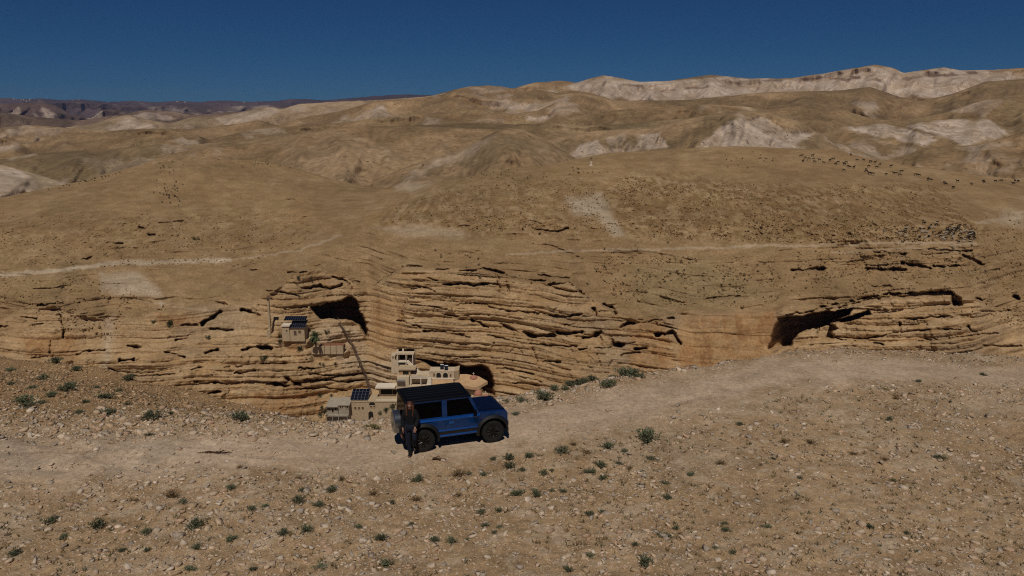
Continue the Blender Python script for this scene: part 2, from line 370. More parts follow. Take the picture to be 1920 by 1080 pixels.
SLOTS = [  # dark undercuts in the beds: (width px, points)
 (4, [(540, 510), (575, 509)]), (5, [(553, 530), (570, 540), (600, 537), (620, 541), (642, 535)]), (5, [(625, 519), (645, 525), (655, 531), (660, 542)]), (4, [(662, 527), (675, 530)]),
 (3, [(703, 535), (720, 520), (740, 512)]), (3, [(762, 500), (790, 502)]), (3, [(766, 536), (800, 541), (815, 548)]), (2.2, [(762, 560), (756, 580), (753, 600)]), (3, [(745, 600), (765, 605), (790, 612)]),
 (3, [(500, 545), (545, 550), (560, 556)]), (2.5, [(535, 580), (575, 575)]),
 (3, [(0, 613), (15, 612)]), (4, [(70, 574), (105, 571)]), (4, [(115, 592), (118, 610), (120, 632)]), (4, [(94, 640), (92, 660)]), (3, [(60, 673), (88, 669)]), (3, [(145, 663), (195, 657)]),
 (3, [(40, 592), (70, 596)]), (3, [(60, 610), (80, 606)]),
 (4, [(395, 565), (428, 571)]), (8, [(412, 584), (398, 596), (380, 607)]), (3, [(340, 610), (370, 609)]), (4, [(395, 618), (436, 619)]), (6, [(455, 582), (470, 584), (487, 591)]), (3, [(297, 582), (310, 584)]),
 (4, [(310, 660), (345, 670)]), (5, [(385, 662), (408, 656)]), (7, [(458, 657), (480, 650), (508, 655)]), (6, [(225, 676), (252, 675)]), (3, [(205, 688), (225, 697), (240, 700)]), (3, [(365, 713), (400, 716), (425, 720)]),
 (6, [(500, 722), (535, 722), (560, 717)]), (7, [(535, 708), (552, 714), (566, 724)]), (5, [(385, 738), (412, 735)]), (2.2, [(215, 700), (300, 697), (380, 690)]), (2.2, [(240, 706), (330, 700)]), (3, [(565, 730), (610, 728), (650, 731)]),
 (3, [(560, 690), (590, 692)]), (3, [(440, 700), (480, 694)]), (3, [(420, 690), (470, 686), (540, 680)]), (3, [(330, 640), (350, 634)]), (4, [(240, 648), (262, 652)]), (3, [(570, 712), (640, 715), (690, 713)]), (2.4, [(580, 702), (640, 704)]),
 (3, [(800, 520), (820, 527)]), (3, [(818, 505), (842, 507)]), (2.4, [(862, 509), (905, 506)]), (5, [(908, 505), (930, 510), (950, 517)]), (4, [(932, 515), (935, 530), (937, 546)]), (3, [(951, 520), (955, 556)]), (4, [(960, 523), (990, 527), (1020, 526)]),
 (5, [(830, 535), (880, 533), (935, 534)]), (6, [(1030, 534), (1065, 530), (1085, 545), (1110, 563)]), (9, [(1112, 576), (1118, 590)]), (8, [(1132, 570), (1145, 575), (1156, 588)]), (7, [(1166, 611), (1190, 605)]),
 (4, [(855, 572), (910, 572), (925, 578), (960, 583), (1010, 588), (1060, 594), (1090, 590)]), (5, [(885, 602), (915, 612)]), (6, [(940, 607), (955, 615), (972, 622)]), (7, [(980, 620), (1000, 630), (1040, 631)]), (6, [(1048, 625), (1092, 625)]),
 (7, [(1095, 635), (1128, 626)]), (10, [(1146, 632), (1152, 643), (1168, 646)]), (3, [(1125, 628), (1133, 660)]), (4, [(795, 620), (830, 622), (850, 625), (882, 633)]), (3, [(915, 628), (960, 640), (1000, 645), (1080, 651)]),
 (3, [(1020, 675), (1050, 678)]), (9, [(1232, 628), (1262, 623), (1276, 642)]), (5, [(1193, 656), (1212, 655)]), (4, [(1215, 605), (1240, 600)]), (4, [(1250, 598), (1262, 597)]), (2.4, [(830, 590), (880, 596)]), (2.4, [(770, 572), (840, 580)]),
 (2.4, [(940, 700), (980, 706), (1016, 716)]), (2.4, [(960, 716), (1010, 722)]), (2.4, [(930, 690), (1000, 700)]), (3, [(1085, 656), (1130, 652), (1190, 640)]), (2.4, [(1060, 610), (1110, 606)]), (3, [(1000, 655), (1010, 690)]), (2.4, [(1120, 665), (1128, 690)]), (3, [(1165, 665), (1200, 662)]),
 (3, [(1640, 475), (1697, 475)]), (4, [(1740, 467), (1780, 470), (1820, 470)]), (5, [(1485, 506), (1545, 505)]), (6, [(1625, 505), (1697, 505)]), (6, [(1690, 493), (1720, 496), (1742, 503)]), (4, [(1752, 498), (1810, 498)]), (6, [(1808, 478), (1828, 488), (1845, 497)]),
 (4, [(1475, 590), (1510, 588), (1540, 578)]), (6, [(1540, 577), (1580, 570), (1640, 555), (1680, 553), (1720, 549), (1780, 548)]), (13, [(1783, 552), (1790, 565), (1800, 570)]), (5, [(1688, 606), (1688, 630)]), (5, [(1640, 645), (1656, 647)]), (8, [(1832, 561), (1846, 560)]),
 (4, [(1815, 612), (1820, 622), (1835, 627)]), (9, [(1903, 556), (1910, 560)]), (2.6, [(1590, 596), (1640, 588), (1690, 583)]), (2.6, [(1600, 640), (1700, 622), (1800, 618)]), (2.6, [(1560, 630), (1620, 637)]), (3, [(1840, 585), (1900, 583)]), (3, [(1845, 648), (1915, 650)]), (2.6, [(1720, 640), (1800, 632), (1870, 625)]),
 (2.6, [(1700, 598), (1780, 592)]),
 (6, [(262, 425), (270, 428)]), (4, [(280, 441), (290, 442)]), (4, [(458, 443), (470, 443)]), (2.5, [(525, 374), (555, 376), (590, 391)]), (4, [(550, 408), (572, 405)]), (3, [(210, 422), (236, 420)]), (3, [(300, 417), (345, 416)]), (3, [(155, 487), (172, 484)]), (2.5, [(200, 455), (230, 458)]),
 (5, [(745, 374), (764, 371)]), (2.4, [(695, 410), (720, 411)]), (4, [(1003, 430), (1030, 433), (1066, 430)]), (3, [(988, 415), (1016, 418)]), (2.4, [(860, 422), (882, 424)]), (2.4, [(780, 395), (830, 402)]), (2.4, [(880, 405), (950, 412)]), (2.4, [(720, 392), (760, 397)]), (2.4, [(1030, 410), (1060, 414)]),
 (2.2, [(1000, 457), (1040, 464), (1060, 472), (1095, 488)]), (2.2, [(610, 480), (650, 488)]), (2.2, [(560, 495), (610, 500)]), (2.2, [(470, 505), (520, 503)]), (2.4, [(1010, 515), (1070, 520)]), (2.2, [(1420, 493), (1445, 492)]), (2.2, [(1560, 492), (1620, 490)]), (2.2, [(1320, 560), (1400, 556)]), (2.2, [(1640, 540), (1670, 538)]),
]
CAVES = [  # (depth m, outline)
 (30, [(582, 576), (600, 572), (615, 567), (640, 565), (655, 558), (668, 562), (676, 585), (685, 600), (689, 615), (689, 634), (683, 626), (676, 611), (660, 601), (640, 600), (600, 599), (590, 586)]),
 (30, [(1459, 597), (1480, 592), (1505, 593), (1532, 584), (1572, 580), (1600, 577), (1590, 590), (1566, 598), (1556, 608), (1545, 612), (1532, 617), (1512, 617), (1496, 626), (1482, 648), (1440, 656), (1448, 632)]),
 (18, [(1534, 607), (1556, 606), (1572, 616), (1560, 624), (1566, 633), (1586, 638), (1548, 632), (1532, 628)]),
 (20, [(1545, 598), (1585, 594), (1630, 583), (1632, 588), (1600, 600), (1560, 606)]),
 (9, [(1540, 580), (1580, 570), (1640, 556), (1690, 552), (1740, 547), (1786, 546), (1802, 556), (1806, 573), (1788, 573), (1779, 557), (1720, 557), (1660, 562), (1600, 575), (1560, 585)]),
 (26, [(780, 672), (830, 681), (870, 685), (905, 684), (919, 696), (925, 714), (927, 742), (905, 736), (896, 722), (870, 712), (850, 704), (820, 690)]),
]
BENCH = {}
def build_wall():
    x = WX
    yC = smooth1(w_crest(x), 9); YC = smooth1(w_crestY(x), 61)
    yM = smooth1(w_mid(x), 61); YM = smooth1(w_midY(x), 45)
    yT = smooth1(w_top(x), 7); YT = smooth1(w_topY(x), 13)
    YF = smooth1(w_footY(x), 13)
    YTs = smooth1(smooth1(w_topY(x), 101), 61) + 3.0
    yF = np.full_like(x, 840.0)
    v = np.linspace(0, 1, 455)
    v = v ** 0.93
    py = yC[None, :] + (yF - yC)[None, :] * v[:, None]
    px = np.broadcast_to(x[None, :], py.shape)
    # depth: planar pieces between key curves (1/Y is linear along the rows)
    def seg(y, y0, Y0, y1, Y1):
        f = (y - y0) / np.maximum(y1 - y0, 1e-6)
        return 1 / ((1 - f) / Y0 + f / Y1)
    Yd = np.where(py < yM, seg(py, yC, YC, yM, YM), np.where(py < yT, seg(py, yM, YM, yT, YTs), seg(py, yT, YT, yF, YF)))
    Yd0 = Yd.copy()
    cliff = sstep(-2, 10, py - yT)
    X = k_of(px, py) * Yd; Z = CAM_Z - Yd * t_of(py)
    ks = np.hanning(25); ks /= ks.sum()
    # broad relief of the slopes
    wob_x = px + 26 * fbm2(px / 60, py / 26, 77, 3)
    slope = 1 - cliff
    Yd = Yd + slope * sstep(0, 25, py - yC) * (11 * fbm2(px / 170, py / 75, 71, 3) + 3.2 * fbm2(px / 42, py / 22, 81, 3))
    Yd = Yd + slope * 5 * sstep(28, 0, poly_dist(px, py, [(820, 345), (745, 378), (690, 402), (610, 440), (540, 468), (480, 500)]))          # gully between the two hills
    Yd = Yd + 3 * sstep(90, 0, poly_dist(wob_x, py, [(200, 560), (215, 600), (200, 640), (205, 690)])) + 4 * sstep(75, 0, poly_dist(wob_x, py, [(1900, 400), (1878, 450), (1862, 520), (1868, 600), (1880, 700)]))
    Yd = Yd - 5 * sstep(60, 10, poly_dist(px, py, [(1330, 520), (1360, 700)])) * cliff
    # bedding: hard and soft beds stand proud or weather back
    dipz = np.interp(px, [-200, 500, 760, 1300, 1500, 2100], [2, 0, 0, 9.5, 10, 1.5])
    b = Z + dipz + 1.4 * fbm2(X * .03, Z * .03, 91, 3)
    esc = np.maximum.reduce([sstep(34, 8, poly_dist(px, py, [(700, 398), (860, 412), (1000, 420), (1110, 428)])) * .8,
                             sstep(30, 8, poly_dist(px, py, [(990, 345), (1090, 338), (1200, 324)])) * .45,
                             sstep(40, 10, poly_dist(px, py, [(200, 436), (330, 432), (470, 440), (560, 405)])) * .8,
                             sstep(40, 12, poly_dist(px, py, [(1560, 480), (1700, 484), (1850, 486)])) * .85,
                             sstep(60, 15, poly_dist(px, py, [(1880, 500), (1900, 590)])) * .6,
                             sstep(34, 8, poly_dist(px, py, [(540, 505), (600, 500), (650, 512)])) * .8])
    amp = np.clip(np.maximum(cliff, esc * .75) + .07, 0, 1)
    slab = sstep(26, -6, poly_sdf(px, py, [(1275, 588), (1452, 588), (1446, 672), (1300, 690), (1275, 650)]))                                   # smooth iron-stained wall
    slab = np.maximum(slab, .75 * sstep(16, -6, poly_sdf(px, py, [(695, 560), (755, 555), (750, 640), (735, 655), (700, 650)])))
    amp_b = amp * (1 - .68 * slab) * (1 - .6 * sstep(1825, 1870, px)) * (1 - .5 * sstep(560, 460, px) * sstep(690, 640, py))
    # hard, separate beds: each bed keeps one offset along its thickness, is cut into blocks by joints and parted from the next by a thin notch
    L = 0; notch = 0
    for th, lam, A, An, bw, sd, ws in ((6.4, 90, 1.6, .85, 9.0, 101, .50), (2.5, 46, .9, .5, 4.2, 111, .32), (.95, 16, .42, .3, 2.0, 121, .1)):
        bb = b / th + .22 * vn2(X / 30, b * 0 + sd, sd + 1)
        bi = np.floor(bb); fr = bb - bi
        lat = vn2(X / lam, bi * 7.3 + .5, sd + 2)
        cx = X / bw + 3.1 * vn2(bi * 1.7, bi * 0, sd + 3) + .25 * vn2(X / 3.0, b / 2.0, sd + 6)
        blk = vn2(np.floor(cx) * 3.7, bi * 5.1, sd + 4)
        jf = np.abs(cx - np.floor(cx) - .5)
        L = L + A * lat + .45 * A * blk - .25 * A * (1 - np.abs(2 * fr - 1) ** 3)
        L = L - cliff * ws * .9 * th * np.where(fr < .74, fr, .74 * (1 - (fr - .74) / .26))      # near vertical face with a bench on top
        on = sstep(-.25, .35, vn2(X / (lam * .8), bi * 3.3, sd + 5))
        notch = np.maximum(notch, An * on * sstep(.16, .05, fr) * (th > .5))
        notch = np.maximum(notch, .8 * An * sstep(.46, .49, jf) * sstep(.1, .5, blk))
    Yd = Yd + amp_b * (L + notch)
    # buttresses
    J = 2.6 * fbm2(X / 14, b / 30, 141, 3) - 1.5 * np.maximum(0, ridged2(X / 12, b / 22, 143, 2))
    Yd = Yd + amp_b * J + cliff * 3.5 * fbm2(X / 48, b / 60, 171, 2)
    Yd = Yd + .35 * (amp_b + .25) * fbm2(X / 1.9, Z / 1.4, 181, 3)
    rubble = sstep(24, -16, poly_sdf(wob_x, py, [(1130, 350), (1240, 325), (1420, 352), (1760, 352), (1850, 430), (1840, 452), (1500, 452), (1180, 448)])) + .7 * sstep(20, -12, poly_sdf(wob_x, py, [(700, 392), (900, 345), (1090, 340), (1130, 440), (1000, 445), (720, 425)])) + .45 * sstep(20, -12, poly_sdf(wob_x, py, [(0, 400), (560, 405), (600, 445), (0, 500)]))
    rub_n = fbm2(X / 2.6, Z / 1.1, 195, 3); Yd = Yd + slope * rubble * (1.9 * rub_n + 1.2 * vn2(X / 7, Z / 2.2, 197))
    # thin contour ledges on the slopes
    Yd = Yd + slope * .9 * vn2(X / 40, b / 1.15, 191, .7) * sstep(380, 470, py) + slope * .55 * vn2(X / 16, b / .6, 193, .6) * sstep(400, 470, py)
    # benches cut for the houses: open ground behind each front, natural rock below it
    for name, dY, row, pts in (('terrace', 5.0, 661, [(584, 638), (650, 638), (650, 650), (584, 650)]), ('ledge', 6.0, 641, [(524, 590), (578, 590), (578, 634), (524, 634)])):
        cc = int(np.argmin(np.abs(x - (pts[0][0] + pts[1][0]) / 2))); rr = int(np.argmin(np.abs(py[:, cc] - row)))
        BENCH[name] = float(np.percentile(Yd[rr - 3:rr + 6, cc - 18:cc + 18], 30))
        m = sstep(3, -2, poly_sdf(px, py, pts)); Yd = Yd * (1 - m) + np.maximum(Yd, BENCH[name] + dY) * m
        low = sstep(8, -4, poly_sdf(px, py, [(pts[0][0], row - 2), (pts[1][0], row - 2), (pts[1][0] - 6, row + 16), (pts[0][0] + 6, row + 16)])); Yd = Yd * (1 - low) + (BENCH[name] + .6 + .8 * fbm2(X / 3, Z / 2, 5, 3)) * low
    # undercuts and caves
    wx = px + 3.0 * fbm2(px / 12, py / 9, 201, 3); wy = py + 3.2 * fbm2(px / 34, py / 20, 211, 2) + 1.5 * vn2(px / 6, py / 5, 213)
    push = np.zeros_like(Yd)
    for w, pts in SLOTS:
        xs = [p[0] for p in pts]; ys = [p[1] for p in pts]
        c0, c1 = np.searchsorted(x, [min(xs) - 3 * w - 8, max(xs) + 3 * w + 8])
        sub = np.s_[:, c0:c1]
        d = poly_dist(wx[sub], wy[sub], pts)
        taper = .62 + .6 * fbm2(px[sub] / 14, py[sub] / 30, int(xs[0]), 2)
        push[sub] = np.maximum(push[sub], (.5 + 1.1 * w * np.clip(taper, .15, 1.2)) * sstep(w * .70 * taper + .9, w * .25 * taper, d) * sstep(-.45, -.15, taper))
    for dep, pts in CAVES:
        s = poly_sdf(wx, wy, pts)
        push = np.maximum(push, dep * sstep(1.5, -2.5, s))
    Yd = Yd + push
    # gentler ground at the very crest so that it rolls over
    P = at(px, py, Yd)
    X, Z = P[..., 0], P[..., 2]
    # ---- colours
    C = np.broadcast_to(np.array((.345, .232, .122)), X.shape + (3,)).copy()
    n1 = fbm2(px / 130, py / 50, 221, 4); n2 = fbm2(px / 30, py / 14, 231, 4); n3 = fbm2(X / 6, b / 1.4, 241, 3)
    C = mix3(C, OLIVE, sstep(.0, .55, n1) * .55 * slope)
    C = mix3(C, (.42, .30, .175), sstep(.05, .6, n2) * .5)
    C = mix3(C, (.49, .34, .19), cliff * .85)
    C = mix3(C, (.41, .255, .115), amp_b * sstep(-.1, .5, n3) * .55)
    C = mix3(C, (.52, .39, .235), amp_b * sstep(.1, .6, -n3) * .5)
    C = mix3(C, (.30, .235, .165), cliff * sstep(.2, .6, n1) * .4)
    C = mix3(C, (.235, .145, .066), np.clip(rubble, 0, 1) * slope * sstep(-.05, .35, rub_n) * .8)
    C = mix3(C, (.45, .33, .195), np.clip(rubble, 0, 1) * slope * sstep(.1, .45, -rub_n) * .7)
    rustm = np.zeros_like(X)
    for pts in [[(1275, 584), (1455, 584), (1448, 690), (1270, 690)], [(40, 630), (140, 625), (150, 668), (45, 675)], [(292, 588), (395, 592), (390, 614), (293, 612)], [(536, 636), (566, 634), (562, 664), (540, 662)],
                [(695, 560), (760, 560), (755, 660), (698, 655)], [(540, 720), (580, 720), (585, 770), (520, 770)], [(1175, 600), (1240, 600), (1270, 690), (1180, 690)], [(470, 735), (600, 735), (600, 775), (470, 775)]]:
        rustm = np.maximum(rustm, sstep(8, -10, poly_sdf(wx, wy, pts)))
    streak = fbm2(X / 3.4, Z / 14, 251, 4)
    C = mix3(C, ORANGE, rustm * (.35 + .25 * sstep(-.3, .4, streak + n2)))
    C = mix3(C, RUST, rustm * sstep(.15, .6, streak + .8 * n2) * .35)
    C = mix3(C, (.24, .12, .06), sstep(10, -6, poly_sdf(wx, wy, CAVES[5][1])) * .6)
    for pts, a in [([(185, 512), (262, 508), (300, 545), (306, 560), (270, 552), (225, 556), (190, 545)], .7), ([(195, 600), (216, 590), (212, 640), (206, 690), (225, 706), (185, 708), (192, 660)], .55),
                   ([(745, 338), (790, 332), (812, 342), (770, 360), (742, 358)], .75), ([(1060, 372), (1128, 362), (1150, 408), (1172, 440), (1150, 442), (1120, 405), (1075, 398)], .9), ([(700, 425), (780, 420), (872, 432), (868, 448), (760, 444)], .45),
                   ([(556, 640), (600, 604), (665, 606), (684, 640), (690, 690), (640, 690), (600, 650)], .35), ([(1880, 395), (1920, 390), (1920, 430), (1870, 420)], .5), ([(690, 690), (745, 660), (745, 730), (690, 732)], .35)]:
        C = mix3(C, (.52, .43, .32), sstep(7, -9, poly_sdf(wx, wy, pts)) * a)
    for w, a, pts in [(6, .8, [(-100, 520), (0, 515), (120, 506), (200, 494), (340, 490), (430, 487)]), (3.5, .5, [(950, 478), (1100, 470), (1280, 466), (1450, 461), (1640, 457), (1830, 455)]), (3, .4, [(1560, 476), (1700, 466), (1800, 468)]),
                      (2.5, .5, [(430, 487), (560, 470), (640, 440)]), (5, .5, [(1830, 420), (1880, 412), (1930, 405)]), (2.2, .4, [(250, 560), (330, 575), (400, 582)])]:
        C = mix3(C, (.55, .45, .33), sstep(w, w * .3, poly_dist(wx, wy, pts)) * a)
    C = mix3(C, (.27, .17, .075), sstep(20, -30, poly_sdf(wx, wy, [(880, 340), (1080, 335), (1200, 350), (1420, 360), (1760, 360), (1840, 440), (1500, 452), (1180, 446), (1100, 385), (960, 380)])) * sstep(-.3, .4, n2) * .55)
    C = mix3(C, (.27, .215, .115), sstep(20, -20, poly_sdf(wx, wy, [(1180, 500), (1330, 480), (1460, 560), (1300, 575), (1190, 575)])) * .45)
    # rows behind the crest so that the hilltop has a far side
    back = []
    for q in (15, 45, 90, 160, 260):
        back.append(np.stack([P[0, :, 0] * (1 + q / YC), P[0, :, 1] + q, P[0, :, 2] - q * q * .0009 - q * .10], -1))
    PP = np.concatenate([np.array(back[::-1]), P], 0)
    CC = np.concatenate([np.repeat(C[:1], 5, 0), C], 0)
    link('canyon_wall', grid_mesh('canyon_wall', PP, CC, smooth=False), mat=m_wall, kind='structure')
    return yC, py, Yd
WyC, Wpy, WYd = build_wall()
def wall_Y(px, py):                 # depth of the canyon wall along a pixel's ray
    c = float(np.clip((px - WX[0]) / (WX[1] - WX[0]), 0, len(WX) - 1.001)); c0 = int(c)
    r = int(np.clip(np.searchsorted(Wpy[:, c0], py), 1, len(Wpy) - 1))
    return float(min(WYd[r, c0], WYd[r - 1, c0], WYd[r, min(c0 + 1, len(WX) - 1)]))
def wall_pt(px, py): return at(px, py, wall_Y(px, py))

# ---------------- hills beyond -------------------------------------------------
BROWN = (.345, .24, .136); SAND = (.43, .32, .20); PALE = (.53, .435, .34); VIOLET = (.105, .078, .085)
def hill(crest, Yc, foot, Yf, seed, base, white=(), rough=1.0, gully=1.0, x0=None, x1=None, bands=(), step=3.2, alt=None, rows=52, spurs=1.0, pale=.7):
    p = np.array(crest, float)
    Yf = max(Yf, Yc * (1 - foot / 1445 / .40))                 # hillsides of about 22 degrees
    x0 = p[0, 0] if x0 is None else x0; x1 = p[-1, 0] if x1 is None else x1
    x = np.arange(x0, x1 + step, step)
    yC = smooth1(np.interp(x, p[:, 0], p[:, 1]), max(3, int(14 / step)))
    yC = yC + .7 * fbm2(x / 14, x * 0 + seed, seed + 3, 3)
    v = np.linspace(0, 1, rows)
    py = yC[None, :] + foot * v[:, None] ** 1.1
    px = np.broadcast_to(x[None], py.shape)
    f = v[:, None] ** .8
    Yd = 1 / ((1 - f) / Yc + f / Yf) * np.ones_like(px)
    drop = py - yC[None]
    u = px + 26 * fbm2(px / 110, py / 90, seed + 1, 2)
    w = sstep(0, 14, drop)
    Yd = Yd + w * Yc * rough * (.03 * fbm2(px / 150, py / 60, seed + 2, 3) + .010 * fbm2(px / 40, py / 22, seed + 4, 3))
    g = ridged2(u / 52 + .10 * drop / 10, py / 420, seed + 5, 3, .55)
    big = vn2(u / 120 - .012 * drop, py / 500, seed + 15)
    wm = np.zeros_like(px)
    wxp = px + 12 * fbm2(px / 26, py / 14, seed + 7, 3); wyp = py + 6 * fbm2(px / 22, py / 12, seed + 8, 3)
    for a, pts in white:
        wm = np.maximum(wm, a * sstep(3, -3, poly_sdf(wxp, wyp, pts)))
    Yd = Yd + w * Yc * (gully * (.018 + .010 * wm) * g + .02 * rough * big)
    # spurs: cone shaped mounds with a sharp ridge line running down towards the viewer
    rg = np.random.default_rng(seed); cone = np.zeros_like(px); side = np.zeros_like(px)
    for _ in range(int((x1 - x0) / 46 * spurs)):
        cx = rg.uniform(x0, x1); d0 = rg.uniform(-4, 34); lean = rg.normal(0, .5); wd = rg.uniform(1.1, 2.2); ht = rg.uniform(.5, 1.0)
        dd = drop - d0 - .6 * np.abs(px - cx) * 0
        wob = 2.2 * fbm2(py / 7, px / 60, seed + 21, 2)
        e = px - cx - lean * np.maximum(dd, 0) + wob
        c = np.clip(1 - np.abs(e) / (1.5 + wd * np.maximum(dd, 0)), 0, 1) * np.clip(dd / 20, 0, 1) * ht
        c = c * (dd > 0)
        side = np.where(c > cone, np.sign(e) * c, side); cone = np.maximum(cone, c)
    Yd = Yd - Yc * .052 * rough * cone
    C = np.broadcast_to(np.array(base), px.shape + (3,)).copy()
    n1 = fbm2(px / 90, py / 34, seed + 9, 4); n2 = fbm2(px / 24, py / 10, seed + 10, 4)
    C = mix3(C, np.array(base) * (.74, .76, .74), sstep(-.05, .3, n1) * .9)
    C = mix3(C, np.array(alt if alt else base) * (1.0 if alt else 1.18), sstep(.0, .45, -n1 + .3 * n2) * .85)
    C = mix3(C, PALE, sstep(.35, .75, n2 - .5 * g) * .4)
    C = mix3(C, PALE, sstep(.12, .45, cone + .4 * n2) * sstep(.0, .35, vn2(px / 130, py / 80, seed + 30) + .3 * n2) * pale)
    C = mix3(C, (.63, .535, .45), wm * (.6 + .4 * sstep(-.2, .4, n2 + .4 * g)))
    C = mix3(C, np.array(base) * .95, wm * sstep(.15, .6, -g + .5 * n2) * .6)
    for wd, a, pts in bands:                                  # dark resistant strata that break the slope
        d = poly_dist(px + 3 * vn2(px / 12, py / 6, seed + 12), py + 3.0 * fbm2(px / 16, py / 9, seed + 11, 2), pts)
        bm = sstep(wd, wd * .4, d) * sstep(-.25, .25, fbm2(px / 18, py / 9, seed + 13, 2))
        Yd = Yd + Yc * .004 * bm
        C = mix3(C, (.20, .13, .10), bm * a)
    Yd = np.maximum.accumulate((Yd - drop * Yc * .0002)[::-1], 0)[::-1]      # slopes never overhang
    P = at(px, py, Yd)
    back = []
    for q in (.02, .06, .12, .22):
        back.append(np.stack([P[0, :, 0] * (1 + q), P[0, :, 1] * (1 + q), P[0, :, 2] - Yc * (q * .12 + q * q * .8)], -1))
    PP = np.concatenate([np.array(back[::-1]), P], 0); CC = np.concatenate([np.repeat(C[:1], 4, 0), C], 0)
    o = link('hill', grid_mesh('hill', PP, CC), mat=m_hill, kind='structure')
    return yC, x

# skyline plateau with the far towns
FAR = [(-200, 182), (0, 183), (40, 186), (75, 184), (110, 188), (150, 186), (200, 191), (250, 189), (290, 192), (330, 189), (370, 191), (420, 188), (470, 191), (520, 189), (545, 185), (575, 186), (610, 188), (650, 184), (700, 180), (760, 177), (800, 178), (900, 184), (1100, 190)]
hill(FAR, 15000, 75, 9000, 1001, VIOLET, rough=.6, gully=1.2)
hill([(-200, 200), (0, 196), (33, 193), (83, 192), (103, 198), (133, 214), (170, 222), (190, 206), (213, 205), (260, 213), (330, 212), (420, 218), (520, 222)], 7000, 70, 4800, 1101, (.15, .105, .095),
     white=[(.9, [(0, 236), (8, 222), (34, 200), (40, 205), (30, 240), (0, 250)]), (.8, [(74, 202), (84, 204), (110, 232), (95, 236)]), (.8, [(86, 206), (92, 206), (122, 238), (112, 238)]), (.5, [(60, 212), (66, 212), (90, 238), (80, 238)]), (.6, [(160, 214), (186, 208), (200, 216), (230, 224), (170, 232)]), (.5, [(300, 218), (400, 220), (420, 226), (330, 228)])], gully=1.6)
hill([(-200, 192), (0, 194), (60, 196), (140, 192), (210, 196), (280, 199), (340, 195), (430, 199), (520, 196), (600, 200), (700, 196), (800, 190)], 11000, 60, 7600, 1051, (.125, .09, .09), gully=1.8, alt=(.18, .14, .125), white=[(.4, [(280, 204), (330, 199), (360, 206), (300, 210)]), (.4, [(440, 203), (500, 199), (520, 206), (460, 209)])])
hill([(-200, 214), (0, 212), (60, 218), (150, 226), (230, 214), (270, 206), (310, 208), (360, 216), (430, 210), (480, 207), (540, 214), (640, 212), (760, 214)], 5200, 60, 3900, 1061, (.22, .155, .115), gully=1.6, alt=(.31, .23, .17), white=[(.6, [(240, 218), (268, 208), (300, 212), (330, 222), (260, 228)]), (.5, [(440, 214), (470, 209), (500, 214), (460, 222)])])
# pale range on the right skyline
hill([(640, 205), (700, 196), (800, 182), (850, 168), (880, 162), (915, 160), (945, 163), (960, 166), (1000, 155), (1050, 151), (1080, 155), (1105, 147), (1130, 141), (1165, 147), (1200, 154), (1250, 152), (1330, 140), (1400, 147), (1480, 147), (1540, 138), (1600, 128), (1640, 121), (1675, 128), (1692, 137), (1730, 131), (1770, 126), (1800, 132), (1860, 131), (1920, 127), (2070, 120)],
     3600, 90, 2600, 1201, BROWN, white=[(.9, [(1060, 160), (1100, 150), (1140, 142), (1180, 152), (1260, 153), (1340, 142), (1480, 150), (1560, 137), (1640, 122), (1700, 136), (1770, 127), (1900, 136), (1960, 150), (1850, 175), (1780, 185), (1700, 182), (1600, 180), (1400, 186), (1200, 190), (1100, 178)]), (.6, [(870, 164), (930, 162), (950, 170), (890, 176)])],
     bands=[(4, .75, [(1350, 160), (1450, 152), (1560, 147), (1660, 146)]), (6, .85, [(1590, 148), (1650, 148)]), (5, .85, [(1740, 142), (1830, 137)]), (3, .7, [(1120, 165), (1210, 160)]), (3, .7, [(1230, 172), (1330, 163)]), (3, .6, [(1690, 150), (1740, 142)])], gully=1.5, step=3.0)
hill([(80, 246), (120, 239), (167, 233), (213, 220), (240, 215), (277, 225), (317, 231), (345, 224), (363, 218), (400, 220), (450, 210), (500, 200), (527, 204), (560, 195), (593, 193), (640, 190), (720, 187), (790, 182), (853, 172), (900, 180), (960, 190)], 3300, 80, 2400, 1301, (.43, .325, .215),
     white=[(.6, [(190, 244), (240, 217), (280, 230), (300, 244)]), (.7, [(400, 224), (450, 211), (505, 201), (525, 208), (480, 225), (420, 234)]), (.5, [(540, 205), (565, 197), (575, 205), (550, 212)])])
hill([(-200, 250), (-60, 246), (0, 240), (50, 234), (110, 238), (160, 243), (230, 246), (300, 244), (380, 240), (460, 230), (483, 225), (520, 235), (560, 221), (600, 215), (640, 207), (707, 188), (760, 186), (807, 181), (853, 172), (873, 176), (905, 188), (940, 188), (973, 174), (1007, 168), (1040, 174), (1073, 170), (1107, 174), (1157, 190), (1207, 188), (1280, 188), (1360, 180), (1447, 172), (1563, 170), (1630, 163), (1680, 180), (1723, 190), (1780, 177), (1847, 153), (1920, 147), (2070, 140)],
     2600, 80, 1900, 1401, BROWN, white=[(.45, [(10, 240), (60, 236), (140, 246), (100, 256), (20, 254)]), (.6, [(905, 190), (960, 186), (1000, 196), (985, 206), (930, 204)]), (.55, [(1600, 195), (1640, 190), (1652, 205), (1625, 212)]), (.5, [(690, 208), (710, 196), (725, 204)])], alt=(.44, .315, .185), step=3.2)
